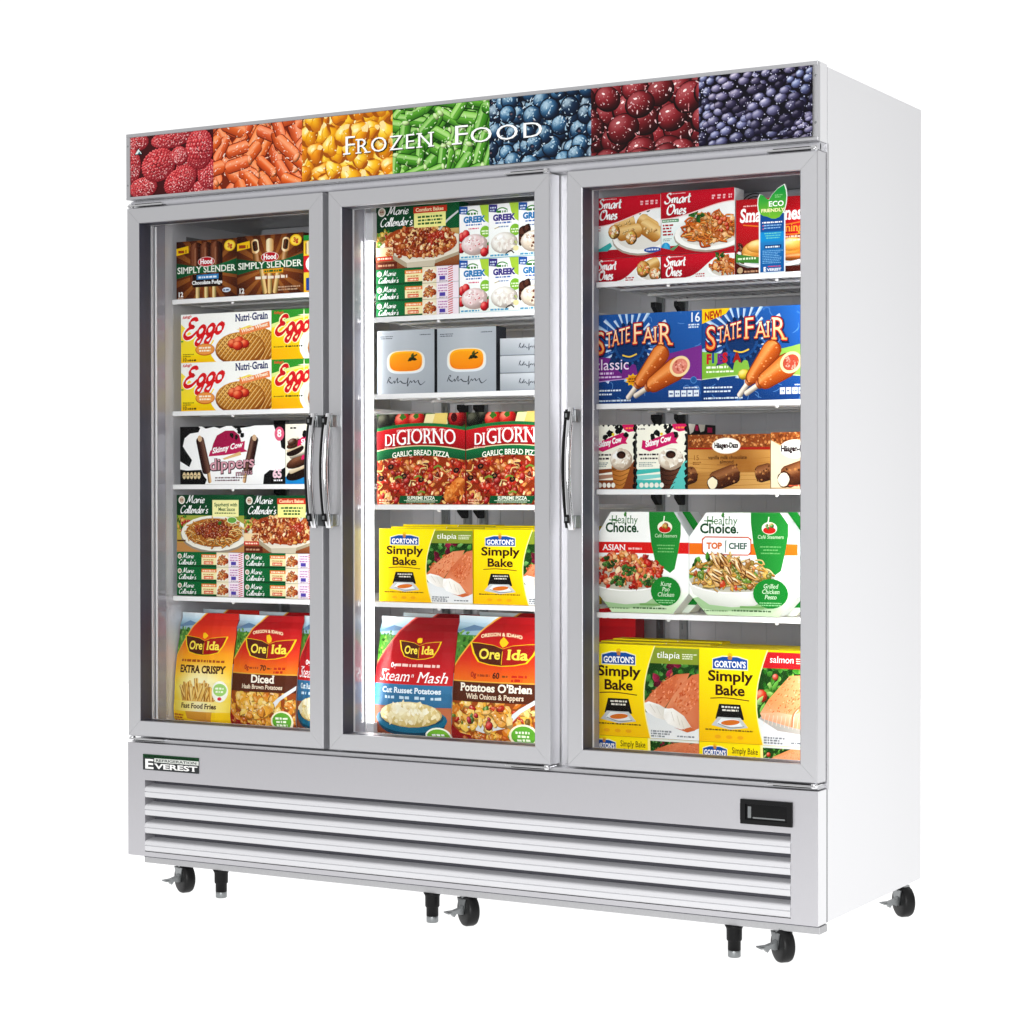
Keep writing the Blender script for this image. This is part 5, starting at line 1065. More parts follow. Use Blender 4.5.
def art_morning(a):
    W = a.W; a.vgrad(0, 0, W, 100, [(0, '#3a120c'), (.16, '#5a1a10'), (.3, '#a81a20'), (.7, '#c81a26'), (1, '#b01420')])
    plate(a, W * .5, 24, W * .52, 17, '#f1eef0', '#a8b8c0'); a.heap(16, W * .08, 30, W * .1, 10, 5, ('#5a2a1a', '#7a3a22', '#3f1a10'), 'chunk'); a.heap(12, W * .88, 40, W * .1, 8, 5, ('#8a1a24', '#a8283a', '#5a2018'), 'ball')
    for x, s in ((.32, 1.), (.74, .95)):
        a.ball(W * x, 30, W * .24 * s, 15, '#dd9c40', '#f4cf86', '#9a5a1c', n=16); a.ball(W * (x + .02), 37, W * .2 * s, 9, '#e8b35a', '#fae0a4', '#b8752a', n=14); a.line([(W * (x - .22), 27), (W * x, 21), (W * (x + .22), 26)], 3, '#f0c878'); a.cap(W * (x - .2), 20, W * (x + .2), 21, 4, '#c8702a')
    a.poly([(0, 17), (0, 28), (W * .34, 22), (W * .34, 14)], '#4a8a3a'); a.micro(3, 20, 26, 3, '#e2f0d0'); a.rect(0, 0, W, 9, '#4a180e'); a.micro(12, 3, 30, 2.6, '#c89a7a'); a.ell(6, 6, 4, 4, '#c9b08a')
    a.text('Smart Ones', W * .05, 70, 17, '#ffffff', w=W * .84, off=.03, serif=.09, shear=.08); a.text('Morning', W * .42, 54, 10.5, '#f2a63a', w=W * .48, off=.01, serif=.04); a.line([(W * .1, 66), (W * .5, 62), (W * .98, 67)], 1.6, '#e8842a'); a.line([(W * .5, 52), (W * .8, 50), (W, 53)], 1.4, '#e8842a'); a.micro(W * .66, 46, W * .26, 2.4, '#f4c8b8', 2, 2, 'c'); a.micro(W * .1, 90, W * .3, 2, '#f4c8c8')
def corndog(a, x0, y0, x1, y1, w, cut=False, cc='#e8907a'):
    L = sqrt((x1 - x0) ** 2 + (y1 - y0) ** 2); ux, uy = (x1 - x0) / L, (y1 - y0) / L
    a.cap(x0 - ux * 20, y0 - uy * 20, x0 + ux * 6, y0 + uy * 6, 3, '#f3e6d4'); a.cap(x0 - ux * 4, y0 - uy * 4, x0 + ux * 12, y0 + uy * 12, 5, '#c8662a')
    for k, c in ((1.08, '#8a3a10'), (1, None)):
        P = []; s = 1 if -uy * 0 + ux >= 0 else -1
        if c: a.cap(x0 - 1, y0 - 1, x1 + 1, y1 + 1, w * .58 * k, c, c, c, w * 1.02 * k, rd=.9)
        else: a.cap(x0, y0, x1, y1, w * .54, '#dc7428', '#f5ae6a', '#9c4210', w, rd=.9)
    for _ in range(16): t = a.r.random(); q = a.r.uniform(-.6, .6) * w * .8; a.ell(x0 + (x1 - x0) * t - uy * q, y0 + (y1 - y0) * t + ux * q, 1.2, .8, '#f2a766', 0, 6)
    if cut:
        th = math.atan2(uy, ux); a.ell(x1 - ux * 5, y1 - uy * 5, w * .95, w * .82, '#f4d9a8', th); a.ell(x1 - ux * 5, y1 - uy * 5, w * .72, w * .6, cc, th)
        for _ in range(26): x, y = a.inside(0, 0, w * .6, w * .5); a.ell(x1 - ux * 5 + x, y1 - uy * 5 + y, a.r.uniform(.8, 2), a.r.uniform(.6, 1.4), mix(cc, a.r.choice(('#fbd8cc', '#a83a2a', '#f0a898')), .6), a.r.uniform(0, 3), 6)
def art_fair(a, v):
    W = a.W; a.rect(0, 0, W, 100, lambda x, y: mix('#16407e', '#2a68b4', (y / 100) * .7 + .3 * (x / W)), 4, 4); cx, cy = W * .36, 66
    for k in range(40):
        t = a.r.uniform(0, 2 * pi); x, y = a.r.uniform(0, W), a.r.uniform(0, 100); a.line([(x, y), (x + 4 * cos(t), y + 4 * sin(t) + 1), (x + 8 * cos(t + .4), y + 8 * sin(t + .4))], .7, '#5f93cf')
    for k in range(26):
        t = 2 * pi * k / 26; r1 = 33 + 9 * (k % 3); a.poly([(cx + 14 * cos(t), cy + 14 * sin(t)), (cx + r1 * cos(t - .05), cy + r1 * sin(t - .05)), (cx + r1 * cos(t + .05), cy + r1 * sin(t + .05))], [mix('#eaf4fb', '#8ab8e0', .3), '#7fb0de', '#eaf4fb'])
    b = '#7a2f8a' if v == 0 else '#86bb42'; n = 10
    a.poly([(W * i / n, 24 + 4 * sin(pi * i / n)) for i in range(n + 1)] + [(W * i / n, 54 + 8 * (i / n) ** 1.5 - 6 * sin(pi * i / n)) for i in range(n, -1, -1)], lambda x, y: mix(b, '#ffffff' if v else '#a85ab0', .15 * x / W)); a.line([(W * i / n, 24 + 4 * sin(pi * i / n)) for i in range(n + 1)], .9, '#c9a8d8' if v == 0 else '#d4ecaa')
    for s in (-1, 1): a.poly([(cx + s * 4, cy - 10), (cx + s * 22, cy - 12), (cx + s * 30, cy - 28), (cx + s * 18, cy - 25), (cx + s * 10, cy - 33)], '#143a6c')
    a.poly([(cx + q * cos(t), cy + q * sin(t)) for i in range(36) for q, t in [((26 if i % 2 else 22), 2 * pi * i / 36)]], '#0f2f5c'); a.ell(cx, cy, 20, 20, '#1c4f8c'); a.ell(cx, cy, 17, 17, '#123a6e'); a.line([(cx - 9, cy - 12), (cx, cy - 14), (cx + 9, cy - 11)], 1.6, '#f2cf4a')
    for k in range(18): t = 2 * pi * k / 18; a.ell(cx + 21.5 * cos(t), cy + 21.5 * sin(t), 1.6, 1.6, '#2a5f9c', 0, 8)
    x0 = 6 if v == 0 else 4; wS = W * .36; q = W * .36
    for off, c, d in ((.075, '#0f2348', .9), (.036, '#c8241e', 0), (-.006, lambda x, y: mix('#f8a850', '#fdeec6', (y - 58) / 24), 0)):
        k = .84; X = lambda q: x0 + q * k + d * .5
        a.text('S', X(0), 56 - d, 25, c, off=off, sx=.76, serif=.0); a.text('TATE', X(17), 62.5 - d, 17, c, w=W * .26 * k, off=off, serif=.07, slope=.22); a.text('F', X(18 + W * .275), 66 - d, 22.5, c, off=off, serif=.08, sx=.8, slope=.06); a.text('AI', X(34 + W * .275), 66.5 - d, 17, c, off=off, serif=.07, sx=.76, slope=.04); a.text('R', X(56 + W * .275), 64.5 - d, 23.5, c, off=off, serif=.08, sx=.8, slope=-.06)
    if v == 0:
        a.text('classic', 5, 38, 12, '#f4e4f4', w=W * .32, off=0); a.micro(2, 33, W * .2, 2.6, '#e4c8ea', 1); a.micro(2, 29, W * .27, 2, '#e4c8ea')
        a.poly([(W * .39 + q_ * cos(t), 26 + q_ * .75 * sin(t)) for i in range(20) for q_, t in [((10 if i % 2 else 7), 2 * pi * i / 20)]], '#f2c21c'); a.ell(W * .39, 26, 6.5, 4.5, '#e89a1a'); a.micro(W * .35, 26.5, W * .08, 1.6, '#6a2a10', 2)
        a.text('16', W - 15, 88, 10, '#f2f6fb', al='l', off=.01, sx=.9); a.micro(W - 16, 84, 13, 1.8, '#dbe8f4', 2, 1.5)
    else:
        a.poly([(0, 84), (0, 100), (W * .26, 100), (W * .22, 94)], '#f8d01a'); a.text('NEW!', 3, 88, 8, '#b8301e', w=W * .16, off=.04, slope=.12)
        for i, (ch, c) in enumerate(zip('FIESTA', ('#c8242e', '#2a4fa0', '#7a2f8a', '#c8242e', '#2a4fa0', '#a8281e'))): a.text(ch, W * .04 + i * W * .05, 41 + (i % 2), 9.5, c, off=.06, sx=.85)
        a.micro(W * .04, 35.5, W * .2, 2.8, '#f4fae6'); a.micro(W * .04, 31, W * .25, 2, '#f4fae6'); a.ball(W * .39, 28, 8, 6, '#e8cf3a'); a.ball(W * .44, 24, 5, 4, '#8ab83a')
    a.micro(2, 14, W * .27, 2, '#e4eef8', 2, 2.1); a.micro(2, 2.5, W * .36, 2, '#dbe8f4')
    cc = '#e08a78' if v == 0 else '#b8503a'; corndog(a, W * .43, 20, W * .68, 61, 11); corndog(a, W * .525, 17, W * .84, 42, 13.5, True, cc)
    [a.rect(W * (.71 + .055 * i), 6, W * (.755 + .055 * i), 13, '#eaf1f8') for i in range(5)]; [a.micro(W * (.717 + .055 * i), 8.6, W * .03, 1.8, '#2a4f8a') for i in range(5)]; a.micro(W * .84, 15, W * .13, 1.6, '#dbe8f4'); a.ell(W * .93, 24, 4, 4, '#4a86c4'); a.ell(W * .93, 24, 3, 3, '#2a5f9c')
def art_cone(a, v):
    W = a.W; k = '#141314'; a.rect(0, 0, W, 100, '#f6f4e6'); c = '#8a4a26' if v == 0 else '#4fc0b8'
    n = 9
    for y, t in ((34, .0), (25, .35), (12, .1)): a.poly([(0, y - 12), (W, y - 2), (W, y + 6), (W * .5, y - 2), (0, y - 4)], mix(c, '#ffffff', t))
    a.rect(0, 0, W, 14, c); a.poly([(W * .55, 0), (W * .98, 46), (W, 46), (W, 0)], mix(c, '#ffffff', .12 if v else .0)); a.poly([(W * .55, 0), (W * .90, 40), (W * .93, 40), (W * .6, 0)], mix(c, '#e8c8a8', .5))
    a.poly([(W * .1, 63), (W * .12, 76), (W * .2, 74), (W * .72, 88), (W * .84, 82), (W * .78, 74), (W * .82, 70), (W * .70, 70), (W * .26, 58)], '#d2236e'); a.text('Skinny Cow', W * .18, 65, 8.5, '#ffffff', w=W * .5, slope=.22, off=.04, serif=.04)
    for x, y, r in ((.32, 81, 5), (.42, 86, 5.5), (.62, 90, 5), (.68, 95, 4.5), (.58, 96, 4), (.78, 84, 4.5)): a.blob(W * x, y, r, k, .4)
    a.blob(W * .5, 85, 2.5, '#f0d81a'); a.poly([(W * .7, 100), (W * .74, 92), (W * .84, 88), (W, 90), (W, 100)], '#d8246a'); a.micro(W * .78, 93, W * .18, 3, '#f79a4a'); a.micro(W * .03, 92, W * .14, 2.4, '#2a2a2a')
    a.poly([(W * .46, 34), (W * .52, 0), (W * .72, 0), (W * .88, 34)], lambda x, y: mix('#a8642a', '#d8984a', (x / W - .4) * 2)) if v == 0 else a.poly([(W * .46, 34), (W * .5, 0), (W * .66, 0), (W * .88, 34)], lambda x, y: mix('#3a2016', '#7a4a34', (x / W - .4) * 2))
    for i in range(5): a.line([(W * (.48 + .01 * i), 30 - 7 * i), (W * .66, 27 - 7 * i), (W * (.86 - .03 * i), 32 - 7 * i)], 1, '#7a4418' if v == 0 else '#2a140c')
    a.cap(W * .46, 34, W * .88, 35, 4, '#b8743a' if v == 0 else '#5a3624'); a.ball(W * .68, 46, W * .25, 17, '#eee6d6', '#ffffff', '#b09c88', n=16); a.heap(46, W * .68, 48, W * .2, 13, 4, ('#f2ebdf', '#e2d6c4', '#fbf8f0', '#d4c4b0'), 'fleck'); a.ell(W * .68, 53, W * .10, 6, '#2a1510'); a.ell(W * .69, 51.5, W * .07, 3.6, '#4a2a1c')
    a.micro(W * .05, 52, W * .4, 3, '#3a2a2a'); a.micro(W * .08, 46, W * .34, 3, '#3a2a2a'); a.micro(W * .05, 40, W * .34, 1.6, '#8a9a98', 3, 1.6); [a.ell(W * (.1 + .1 * i), 6, W * .045, 4, '#f4f2e8', 0, 10) for i in range(5)]
    for y in range(0, 100, 11): a.blob(W - .5, y + 4, 4.2, k, .4, 9, 1.4); a.blob(0, y + 7, 1.6, k, .4, 7, 2)
    for x in range(0, int(W * .66), 9): a.blob(x + 4, 100, 2.4, k, .5)
def crumb(a, x0, y0, x1, y1, n):
    a.rect(x0, y0, x1, y1, '#8e4a22', 2)
    for _ in range(n): x, y = a.r.uniform(x0, x1), a.r.uniform(y0 + 1, y1); r = a.r.uniform(1.2, 3); a.blob(x, y - .5, r * 1.1, '#6a3614', .3, 7); a.blob(x, y, r, a.r.choice(('#a8602e', '#c8854a', '#7a3c1a', '#b8703a', '#dca468')), .3, 7)
def chocbar(a, x, y, w, h, rot, bite=True):
    cr, sr = cos(rot), sin(rot); T = lambda u, v: (x + u * cr - v * sr, y + u * sr + v * cr)
    a.cap(*T(-w * .5, 0), *T(w * .5, 0), h * 1.05, '#2e140a', '#2e140a', '#1e0c06'); a.cap(*T(-w * .5, 0), *T(w * .5, h * .06), h, '#6a3a20', '#a8744a', '#3a1c0e')
    for _ in range(26): u, v = a.r.uniform(-.48, .5) * w, a.r.uniform(-.8, .8) * h; a.blob(*T(u, v), h * .12, a.r.choice(('#8a5630', '#4a2614', '#b8824e', '#5a3018')), .35, 7)
    if bite: a.blob(*T(-w * .42, -h * .1), h * .72, '#4a2614', .1, 12, 1.1); a.blob(*T(-w * .43, -h * .12), h * .58, '#f7edd0', .12, 12, 1.1)
def art_bar(a):
    W = a.W; a.rect(0, 0, W, 100, lambda x, y: mix('#a06a2e', '#d0a05a', .5 + .5 * sin(x / 30 + y / 40)), 8, 4); a.rect(0, 0, W, 30, lambda x, y: mix('#b07c3c', '#d4aa68', x / W), 5, 2)
    for k in range(7): a.line([(0, 8 + k * 8), (W * .5, 6 + k * 8 + 3 * sin(k)), (W, 9 + k * 8)], .8, '#a87434')
    crumb(a, 0, 76, W, 100, 150); a.poly([(0, 76), (0, 73), (W, 71), (W, 76)], '#a8281c')
    a.ell(W * .47, 79, W * .175, 15, '#e8dcc8'); a.ell(W * .47, 79, W * .165, 13.6, '#fdfcf6'); a.text('Häagen-Dazs', W * .325, 75.5, 9, '#2a0c14', w=W * .29, off=.05, serif=.04)
    a.text('vanilla milk chocolate', W * .25, 54.5, 6.6, '#4a2010', w=W * .47, off=.02); a.text('almond', W * .39, 46.5, 6.6, '#4a2010', w=W * .17, off=.02); a.micro(W * .36, 43.5, W * .24, 1.4, '#7a4a22'); a.text('15', W * .06, 53, 9, '#8a5422', off=0); a.micro(W * .06, 48, W * .1, 2, '#8a5422', 2)
    chocbar(a, W * .01, 24, 36, 15, .3, False); chocbar(a, W * .45, 21, 62, 17, .34, True); chocbar(a, W * .93, 29, 38, 15, .25, False)
def art_bar2(a):
    W = a.W; a.rect(0, 0, W, 100, lambda x, y: mix('#ecdfc4', '#d8b486', x / W)); a.poly([(0, 100), (0, 86), (W, 34), (W, 100)], '#d8a868'); a.clip = [(0, 86), (W, 46), (W, 100), (0, 100)]; crumb(a, 0, 44, W, 100, 260); a.clip = None
    a.ell(46, 70, 30, 17, '#e8dcc8'); a.ell(46, 70, 28, 15.4, '#fdfcf6'); a.text('Häagen-Dazs', 19, 66, 10, '#2a0c14', w=56, off=.05, serif=.04); chocbar(a, 50, 27, 64, 19, .32, True); a.micro(34, 4, 40, 3.4, '#c85a3a'); a.rect(0, 0, W, 2, '#c8a878')
def art_healthy(a, v):
    W = a.W; a.rect(0, 0, W, 100, '#fbfcf9'); a.rect(0, 0, W, 26, lambda x, y: mix('#cfe6c0', '#fbfcf9', (y - 4) / 20), 2, 4); G = '#1d8a34'
    st = '#dc2420' if v == 0 else '#ee7a1e'; a.rect(0, 59, W, 70, st)
    if v == 0: a.text('ASIAN', W * .07, 61.8, 5.6, '#ffffff', w=W * .25, off=.01, serif=.07); a.micro(W * .35, 62.6, W * .15, 2.2, '#f8c8c0')
    else:
        f = lambda e: [(W * .13 - e, 62 - e), (W * .15, 59.5 - e), (W * .55, 59.5 - e), (W * .57 + e, 62 - e), (W * .57 + e, 73 + e), (W * .55, 75.5 + e), (W * .15, 75.5 + e), (W * .13 - e, 73 + e)]
        a.poly(f(1.2), '#c8501a'); a.poly(f(0), '#fdfdfb'); a.text('TOP', W * .165, 64.8, 5.6, '#d8701e', w=W * .14, off=.05, serif=.06); a.text('CHEF', W * .37, 64.8, 5.6, '#4a6a5c', w=W * .17, off=.04, serif=.06); a.poly([(W * .335, 61), (W * .345, 61), (W * .35, 74), (W * .335, 72)], '#8a9a98')
    P = [(W * .575, 100), (W * .575, 90), (W * .6, 68), (W * .645, 50), (W * .8, 40), (W * .85, 44), (W * .89, 62), (W * .915, 78), (W * .915, 100)]; a.poly(P, lambda x, y: mix('#1a7a30', '#2f9a40', (x - y * .3) / W + .1))
    a.ell(W * .745, 85, 8, 6, '#f4f2e0'); a.ell(W * .745, 83, 6.6, 3.4, '#c8281e'); a.line([(W * .72, 88), (W * .735, 92), (W * .74, 96)], 1.2, '#e8f2e0'); a.heap(6, W * .745, 87, 4, 2, 2, ('#e8a83a', '#c8461e', '#5a9a3a'), 'ball')
    a.text('Café Steamers', W * .635, 75, 3.4, '#d4ecca', w=W * .24, shear=.15, off=.0); a.micro(W * .66, 66.5, W * .19, 1.3, '#7fc47a', 3, 2.4, 'c')
    a.text('Healthy', W * .16, 88.5, 7.8, '#3a7a3a', w=W * .29, off=.0, shear=.06, serif=.05); a.text('Choice', W * .10, 80, 9, '#16512c', w=W * .34, off=.03); a.ell(W * .452, 80.6, .9, .9, '#16512c'); a.leaf(W * .31, 95, 6, 3, 1.3, '#4a9a3a'); a.line([(W * .14, 92), (W * .24, 91)], 1, '#3a7a3a')
    cx, cy, rx = W * (.32 if v == 0 else .40), 30, W * (.44 if v == 0 else .42)
    a.ell(cx, 12, rx * 1.0, 8, '#a8c89a'); a.poly([(cx - rx, 33), (cx - rx * .86, 20), (cx - rx * .5, 10), (cx, 8), (cx + rx * .5, 10), (cx + rx * .86, 20), (cx + rx * 1.04, 36)], [mix('#f7f7f3', '#b8bcb0', k) for k in (0, .4, .6, .5, .3, .1, 0)]); a.ell(cx, 34, rx, 13, '#fdfdfb'); a.ell(cx, 34, rx * .95, 11.6, '#c9c4b4')
    if v == 0:
        a.heap(150, cx, 42, rx * .86, 17, 4.2, ('#c8281e', '#e04a2a', '#d8702e', '#f0b070', '#a81a16', '#f2d4a8'), 'chunk'); a.heap(40, cx, 42, rx * .8, 15, 3.6, ('#f2c890', '#f7e2bc', '#e09a4a', '#c8281e', '#b8241a'), 'chunk')
        for x, y in ((.14, 50), (.36, 42), (.24, 31), (.56, 33)):
            for _ in range(26): u, w2 = a.inside(W * x, y, 8, 5.4); a.ball(u, w2, 1.9, 1.7, a.r.choice(('#2f6a24', '#4a8a34', '#234f1c', '#6aa048')), n=6, rings=(0, 1))
    else:
        a.greens(18, 2, 38, 22, 54, 7); a.heap(110, cx, 41, rx * .86, 16, 3.4, ('#e8c87a', '#d8a84a', '#f2e0a8', '#c88a34'), 'noodle'); a.heap(60, cx, 41, rx * .84, 15, 3.2, ('#a8743a', '#e0b85a', '#5a8a34', '#c84a2a', '#7a9a3a'), 'chunk')
        for k in range(15): x = W * a.r.uniform(.20, .62); y = a.r.uniform(34, 54); t = a.r.choice((-.9, -.7, -1.1, -.5)); a.shard(x + .6, y - 1.2, 9.5, 3.6, t, '#6a4018'); a.shard(x, y, 9, 3.2, t, mix('#e2bc80', '#c8924e', a.r.random())); a.shard(x - .6, y + .8, 6.5, 1.6, t, '#f6e4c0'); a.shard(x + 1.4, y - 1.2, 6, 1.0, t, '#8a5426')
    bx, by = W * .76, 22; a.ell(bx, by, W * .16, 14.4, G)
    for i, t in enumerate(('Kung', 'Pao', 'Chicken') if v == 0 else ('Grilled', 'Chicken', 'Pesto')): a.text(t, bx, by + 5.2 - i * 5.2, 4.1, '#e4f4dc', al='c', shear=.2, off=.0, serif=.04, sx=.92)
    a.micro(bx - W * .1, by - 9.6, W * .2, 1.2, '#9ad49a', 2, 1.8, 'c')
    a.micro(W * .12, 3.5, W * .24, 1.6, '#7a9a70'); a.micro(W * .4, 4, W * .36, 1.8, '#5a7a54'); a.rect(W * .48, 7.5, W * .7, 9.5, '#7fae6a')
    for xx in (0, 1): a.poly([(W * (.93), 0), (W, 14), (W, 0)], '#e6e9ea')
def art_back(a, cols, seed=1):
    """plain packs standing behind, only their upper edge is visible"""
    W = a.W; a.rect(0, 0, W, 100, cols[0]); a.rect(0, 84, W, 100, cols[1]); a.micro(W * .1, 90, W * .6, 4, cols[2])
def art_black(a):
    W = a.W; a.rect(0, 0, W, 100, '#141314'); a.poly([(4, 100), (10, 84), (22, 88), (30, 100)], '#f2efe6'); a.poly([(40, 100), (48, 88), (62, 90), (66, 100)], '#f2efe6'); a.rect(30, 90, 40, 98, '#d8246a'); a.rect(74, 88, 92, 96, '#d8246a')

# ------------------------------------------------------------------ packages on the shelves
def L3(c): return lin(hx(c))
def pack(name, label, cat, group, x0, x1, z0, z1, dep, fn, side='#d8d8d8', top=None, y=.152, seed=1, edge=None, sidefn=None):
    w, h = x1 - x0, z1 - z0; W_ = w / h * 100; a = Art(W_, seed=seed)
    if edge: a.edge = [(u * W_, v * 100) for u, v in edge]
    fn(a); mb = MB(); s = L3(side); t = L3(top or side)
    if edge:
        mb.prism(edge, lambda u, v: ((u - .5) * w, 0, v * h), lambda u, v: ((u - .5) * w, dep, v * h), s)
    else:
        mb.box(-w / 2, w / 2, 0, dep, 0, h, cols=[s, s, s, s, t, s])
    lay_art(mb, a, (-w / 2, -.0001, 0), (w, 0, 0), (0, 0, h), (0, -1, 0))
    if sidefn:
        b = Art(dep / h * 100, seed=seed + 7); sidefn(b); lay_art(mb, b, (w / 2 + .0001, 0, 0), (0, dep, 0), (0, 0, h), (1, 0, 0))
    o = mb.obj(name, 'card', None, (x0 + w / 2, y, z0)); return tag(o, label, cat, group)
def again(o, label, dx=0, dy=0, dz=0, rz=0, tall=1.):
    c = o.copy(); c.scale.z = tall; COL.objects.link(c); c.location = o.location + Vector((dx, dy, dz)); c.rotation_euler.z += rz; c['label'] = label; return c
def bag(name, label, group, x0, x1, z0, z1, fn, seed=1, y=.150, lean=.036, thick=.052, side='#8e1018'):
    w, h = x1 - x0, z1 - z0; a = Art(w / h * 100, seed=seed); fn(a); r = random.Random(seed)
    nu, nv = 14, 18
    fu = [.016 * (1 - abs(2 * i / nu - 1) ** 2.6) + (r.uniform(-.0009, .0009) if 0 < i < nu else 0) for i in range(nu + 1)]
    def g(v): return -(lean * v ** 1.25) + .006 * sin(pi * min(1, v * 1.15)) - (.004 if v > .93 else 0) - .010 * max(0, .06 - v) / .06
    fv = [g(j / nv) + (r.uniform(-.0012, .0012) if 0 < j < nv else 0) + (.0018 * (-1) ** j if j > nv - 3 else 0) for j in range(nv + 1)]
    mb = MB(); lay_art(mb, a, (-w / 2, 0, 0), (w, 0, 0), (0, 0, h), (0, -1, 0), bend=(fu, fv))
    c = L3(side); F_ = lambda i, j, k: (-w / 2 + w * i / nu, -(fu[i] + fv[j]) + k, h * j / nv)
    bk = lambda i, j: (-w / 2 + w * i / nu, max(-(fu[i] + fv[j]) + .003, thick + (lean - thick + .004) * (j / nv) ** 1.2 + .012 * (1 - abs(2 * i / nu - 1) ** 2.6) * (1 - j / nv)), h * j / nv)
    k0 = .00002
    for i in range(nu):
        for j in range(nv): mb.add([bk(i + 1, j), bk(i, j), bk(i, j + 1), bk(i + 1, j + 1)], [(0, 1, 2, 3)], c)
    for j in range(nv):
        mb.add([F_(nu, j, k0), bk(nu, j), bk(nu, j + 1), F_(nu, j + 1, k0)], [(0, 1, 2, 3)], L3('#c9ccd2') if j < 10 else c); mb.add([bk(0, j), F_(0, j, k0), F_(0, j + 1, k0), bk(0, j + 1)], [(0, 1, 2, 3)], c)
    for i in range(nu): mb.add([F_(i, nv, k0), F_(i + 1, nv, k0), bk(i + 1, nv), bk(i, nv)], [(0, 1, 2, 3)], c); mb.add([F_(i + 1, 0, k0), F_(i, 0, k0), bk(i, 0), bk(i + 1, 0)], [(0, 1, 2, 3)], c)
    o = mb.obj(name, 'film', None, (x0 + w / 2, y, z0)); return tag(o, label, 'bag', group)
B1, B2, B3 = SH[1], SH[2], SH[3]; FLZ = .3345; e_ = .0006
# --- first bay, top shelf
G = 'brown ice pop boxes'
pack('ice_pop_box', 'brown ice pop box with three dark fudge bars on the front', 'box', G, .045, .247, B1[0] + e_, 1.629, .11, lambda a: art_pops(a, 0), '#4a1c0c', '#5a2810', seed=3)
pack('ice_pop_box', 'brown ice pop box with pale bitten bars beside the fudge one', 'box', G, .2478, .461, B1[0] + e_, 1.631, .11, lambda a: art_pops(a, 1), '#4a1c0c', '#5a2810', seed=4)
pack('ice_pop_box', 'yellow, red and green box half hidden by the door frame on the top shelf', 'box', G, .4620, .540, B1[0] + e_, 1.622, .11, art_mixed, '#d8a81c', '#2a9a48')
# waffles
G = 'waffle boxes'
w1 = pack('waffle_box', 'white and yellow waffle box, lower one under its twin', 'box', G, .060, .3585, B1[1] + e_, 1.3035, .19, art_waffle, '#f0d020', '#f6f2e0', seed=6)
again(w1, 'white and yellow waffle box, upper one standing on its twin', dz=.1315 - .002)
g1 = pack('waffle_box', 'green topped yellow waffle box, lower one under its twin', 'box', G, .3592, .540, B1[1] + e_, 1.3035, .19, art_waffle_green, '#f0c818', '#3a9a34', seed=7)
again(g1, 'green topped yellow waffle box, upper one standing on its twin', dz=.1295)
pack('fudge_dipper_box', 'wide white box with black cow patches and two fudge bars', 'box', 'patched ice cream boxes', .056, .402, B1[2] + e_, 1.1325, .12, art_dippers, '#151415', '#151415', seed=8)
pack('cookie_sandwich_box', 'cream and blue box of ice cream cookie sandwiches by the door handle', 'box', 'patched ice cream boxes', .4028, .540, B1[2] + e_, 1.1340, .12, art_cookie, '#f2ecd8', '#f2ecd8', seed=9)
# ready meals
G = 'green ready meal boxes'
fl = .0385; fz0 = B1[3] + e_; ft = fz0 + 3 * (fl + .0008)
m1 = pack('ready_meal_box', 'upright green meal box showing spaghetti on a plate', 'box', G, .044, .2685, ft, .9500, .045, lambda a: art_marie(a, 0), '#0e5a34', '#0e5a34', seed=10)
m2 = pack('ready_meal_box', 'upright green meal box showing pasta bake, next to the spaghetti one', 'box', G, .2692, .4930, ft, .9480, .045, lambda a: art_marie(a, 1), '#0e5a34', '#0e5a34', seed=11)
f1 = pack('flat_meal_box', 'flat green meal box, lowest of three under the spaghetti box', 'box', G, .044, .2685, fz0, fz0 + fl, .16, art_marie_flat, '#0e5a34', '#0e5a34', seed=12)
again(f1, 'flat green meal box, middle of three under the spaghetti box', dz=fl + .0008); again(f1, 'flat green meal box, topmost of three under the spaghetti box', dz=2 * (fl + .0008))
for k, t in enumerate(('lowest', 'middle', 'topmost')): again(f1, 'flat green meal box, %s of three beside the door handle' % t, dx=.2252, dz=k * (fl + .0008))
# potato bags
G = 'bags of frozen potatoes'
b1 = bag('potato_bag', 'yellow and red bag of extra crispy fries', G, .0340, .2235, FLZ, .633, lambda a: art_potato(a, 0), seed=13)
b2 = bag('potato_bag', 'orange and red bag of diced hash brown potatoes with a brown band', G, .2255, .4350, FLZ, .632, lambda a: art_potato(a, 1), seed=14)
b3 = bag('potato_bag', 'bag of mashed potatoes mostly hidden behind the first door frame', G, .437, .570, FLZ, .634, lambda a: art_potato(a, 2), seed=15)
again(b1, 'second bag of fries standing behind the extra crispy one', .016, .070, .006); again(b2, 'second bag of diced potatoes standing behind the brown banded one', .014, .070, .005)
# --- middle bay
G = 'green ready meal boxes'
fz1 = B2[0] + e_; ft1 = fz1 + 3 * .0408
pack('ready_meal_box', 'large upright green pasta bake box on the top shelf behind the lamp', 'box', G, .6865, .9325, ft1, 1.680, .045, lambda a: art_marie(a, 1), '#0e5a34', '#0e5a34', seed=16)
f2 = pack('flat_meal_box', 'flat green meal box, lowest of three beside the yogurt boxes', 'box', G, .6865, .9325, fz1, fz1 + .0400, .16, art_marie_flat, '#0e5a34', '#0e5a34', seed=12)
again(f2, 'flat green meal box, middle of three beside the yogurt boxes', dz=.0408); again(f2, 'flat green meal box, topmost of three beside the yogurt boxes', dz=.0816)
G = 'frozen yogurt boxes'
for v, (t, xa) in enumerate((('strawberry', .9338), ('vanilla', 1.0185), ('chocolate piece', 1.1030))):
    o = pack('yogurt_box', 'white frozen yogurt box with %s scoop, lower row' % t, 'box', G, xa, xa + .0840, fz1, fz1 + .1325, .12, lambda a, v=v: art_greek(a, v), '#dfe6ea', '#eef2ee', seed=20 + v)
    again(o, 'white frozen yogurt box with %s scoop, upper row' % t, dz=.1332)
G = 'grey soup boxes'
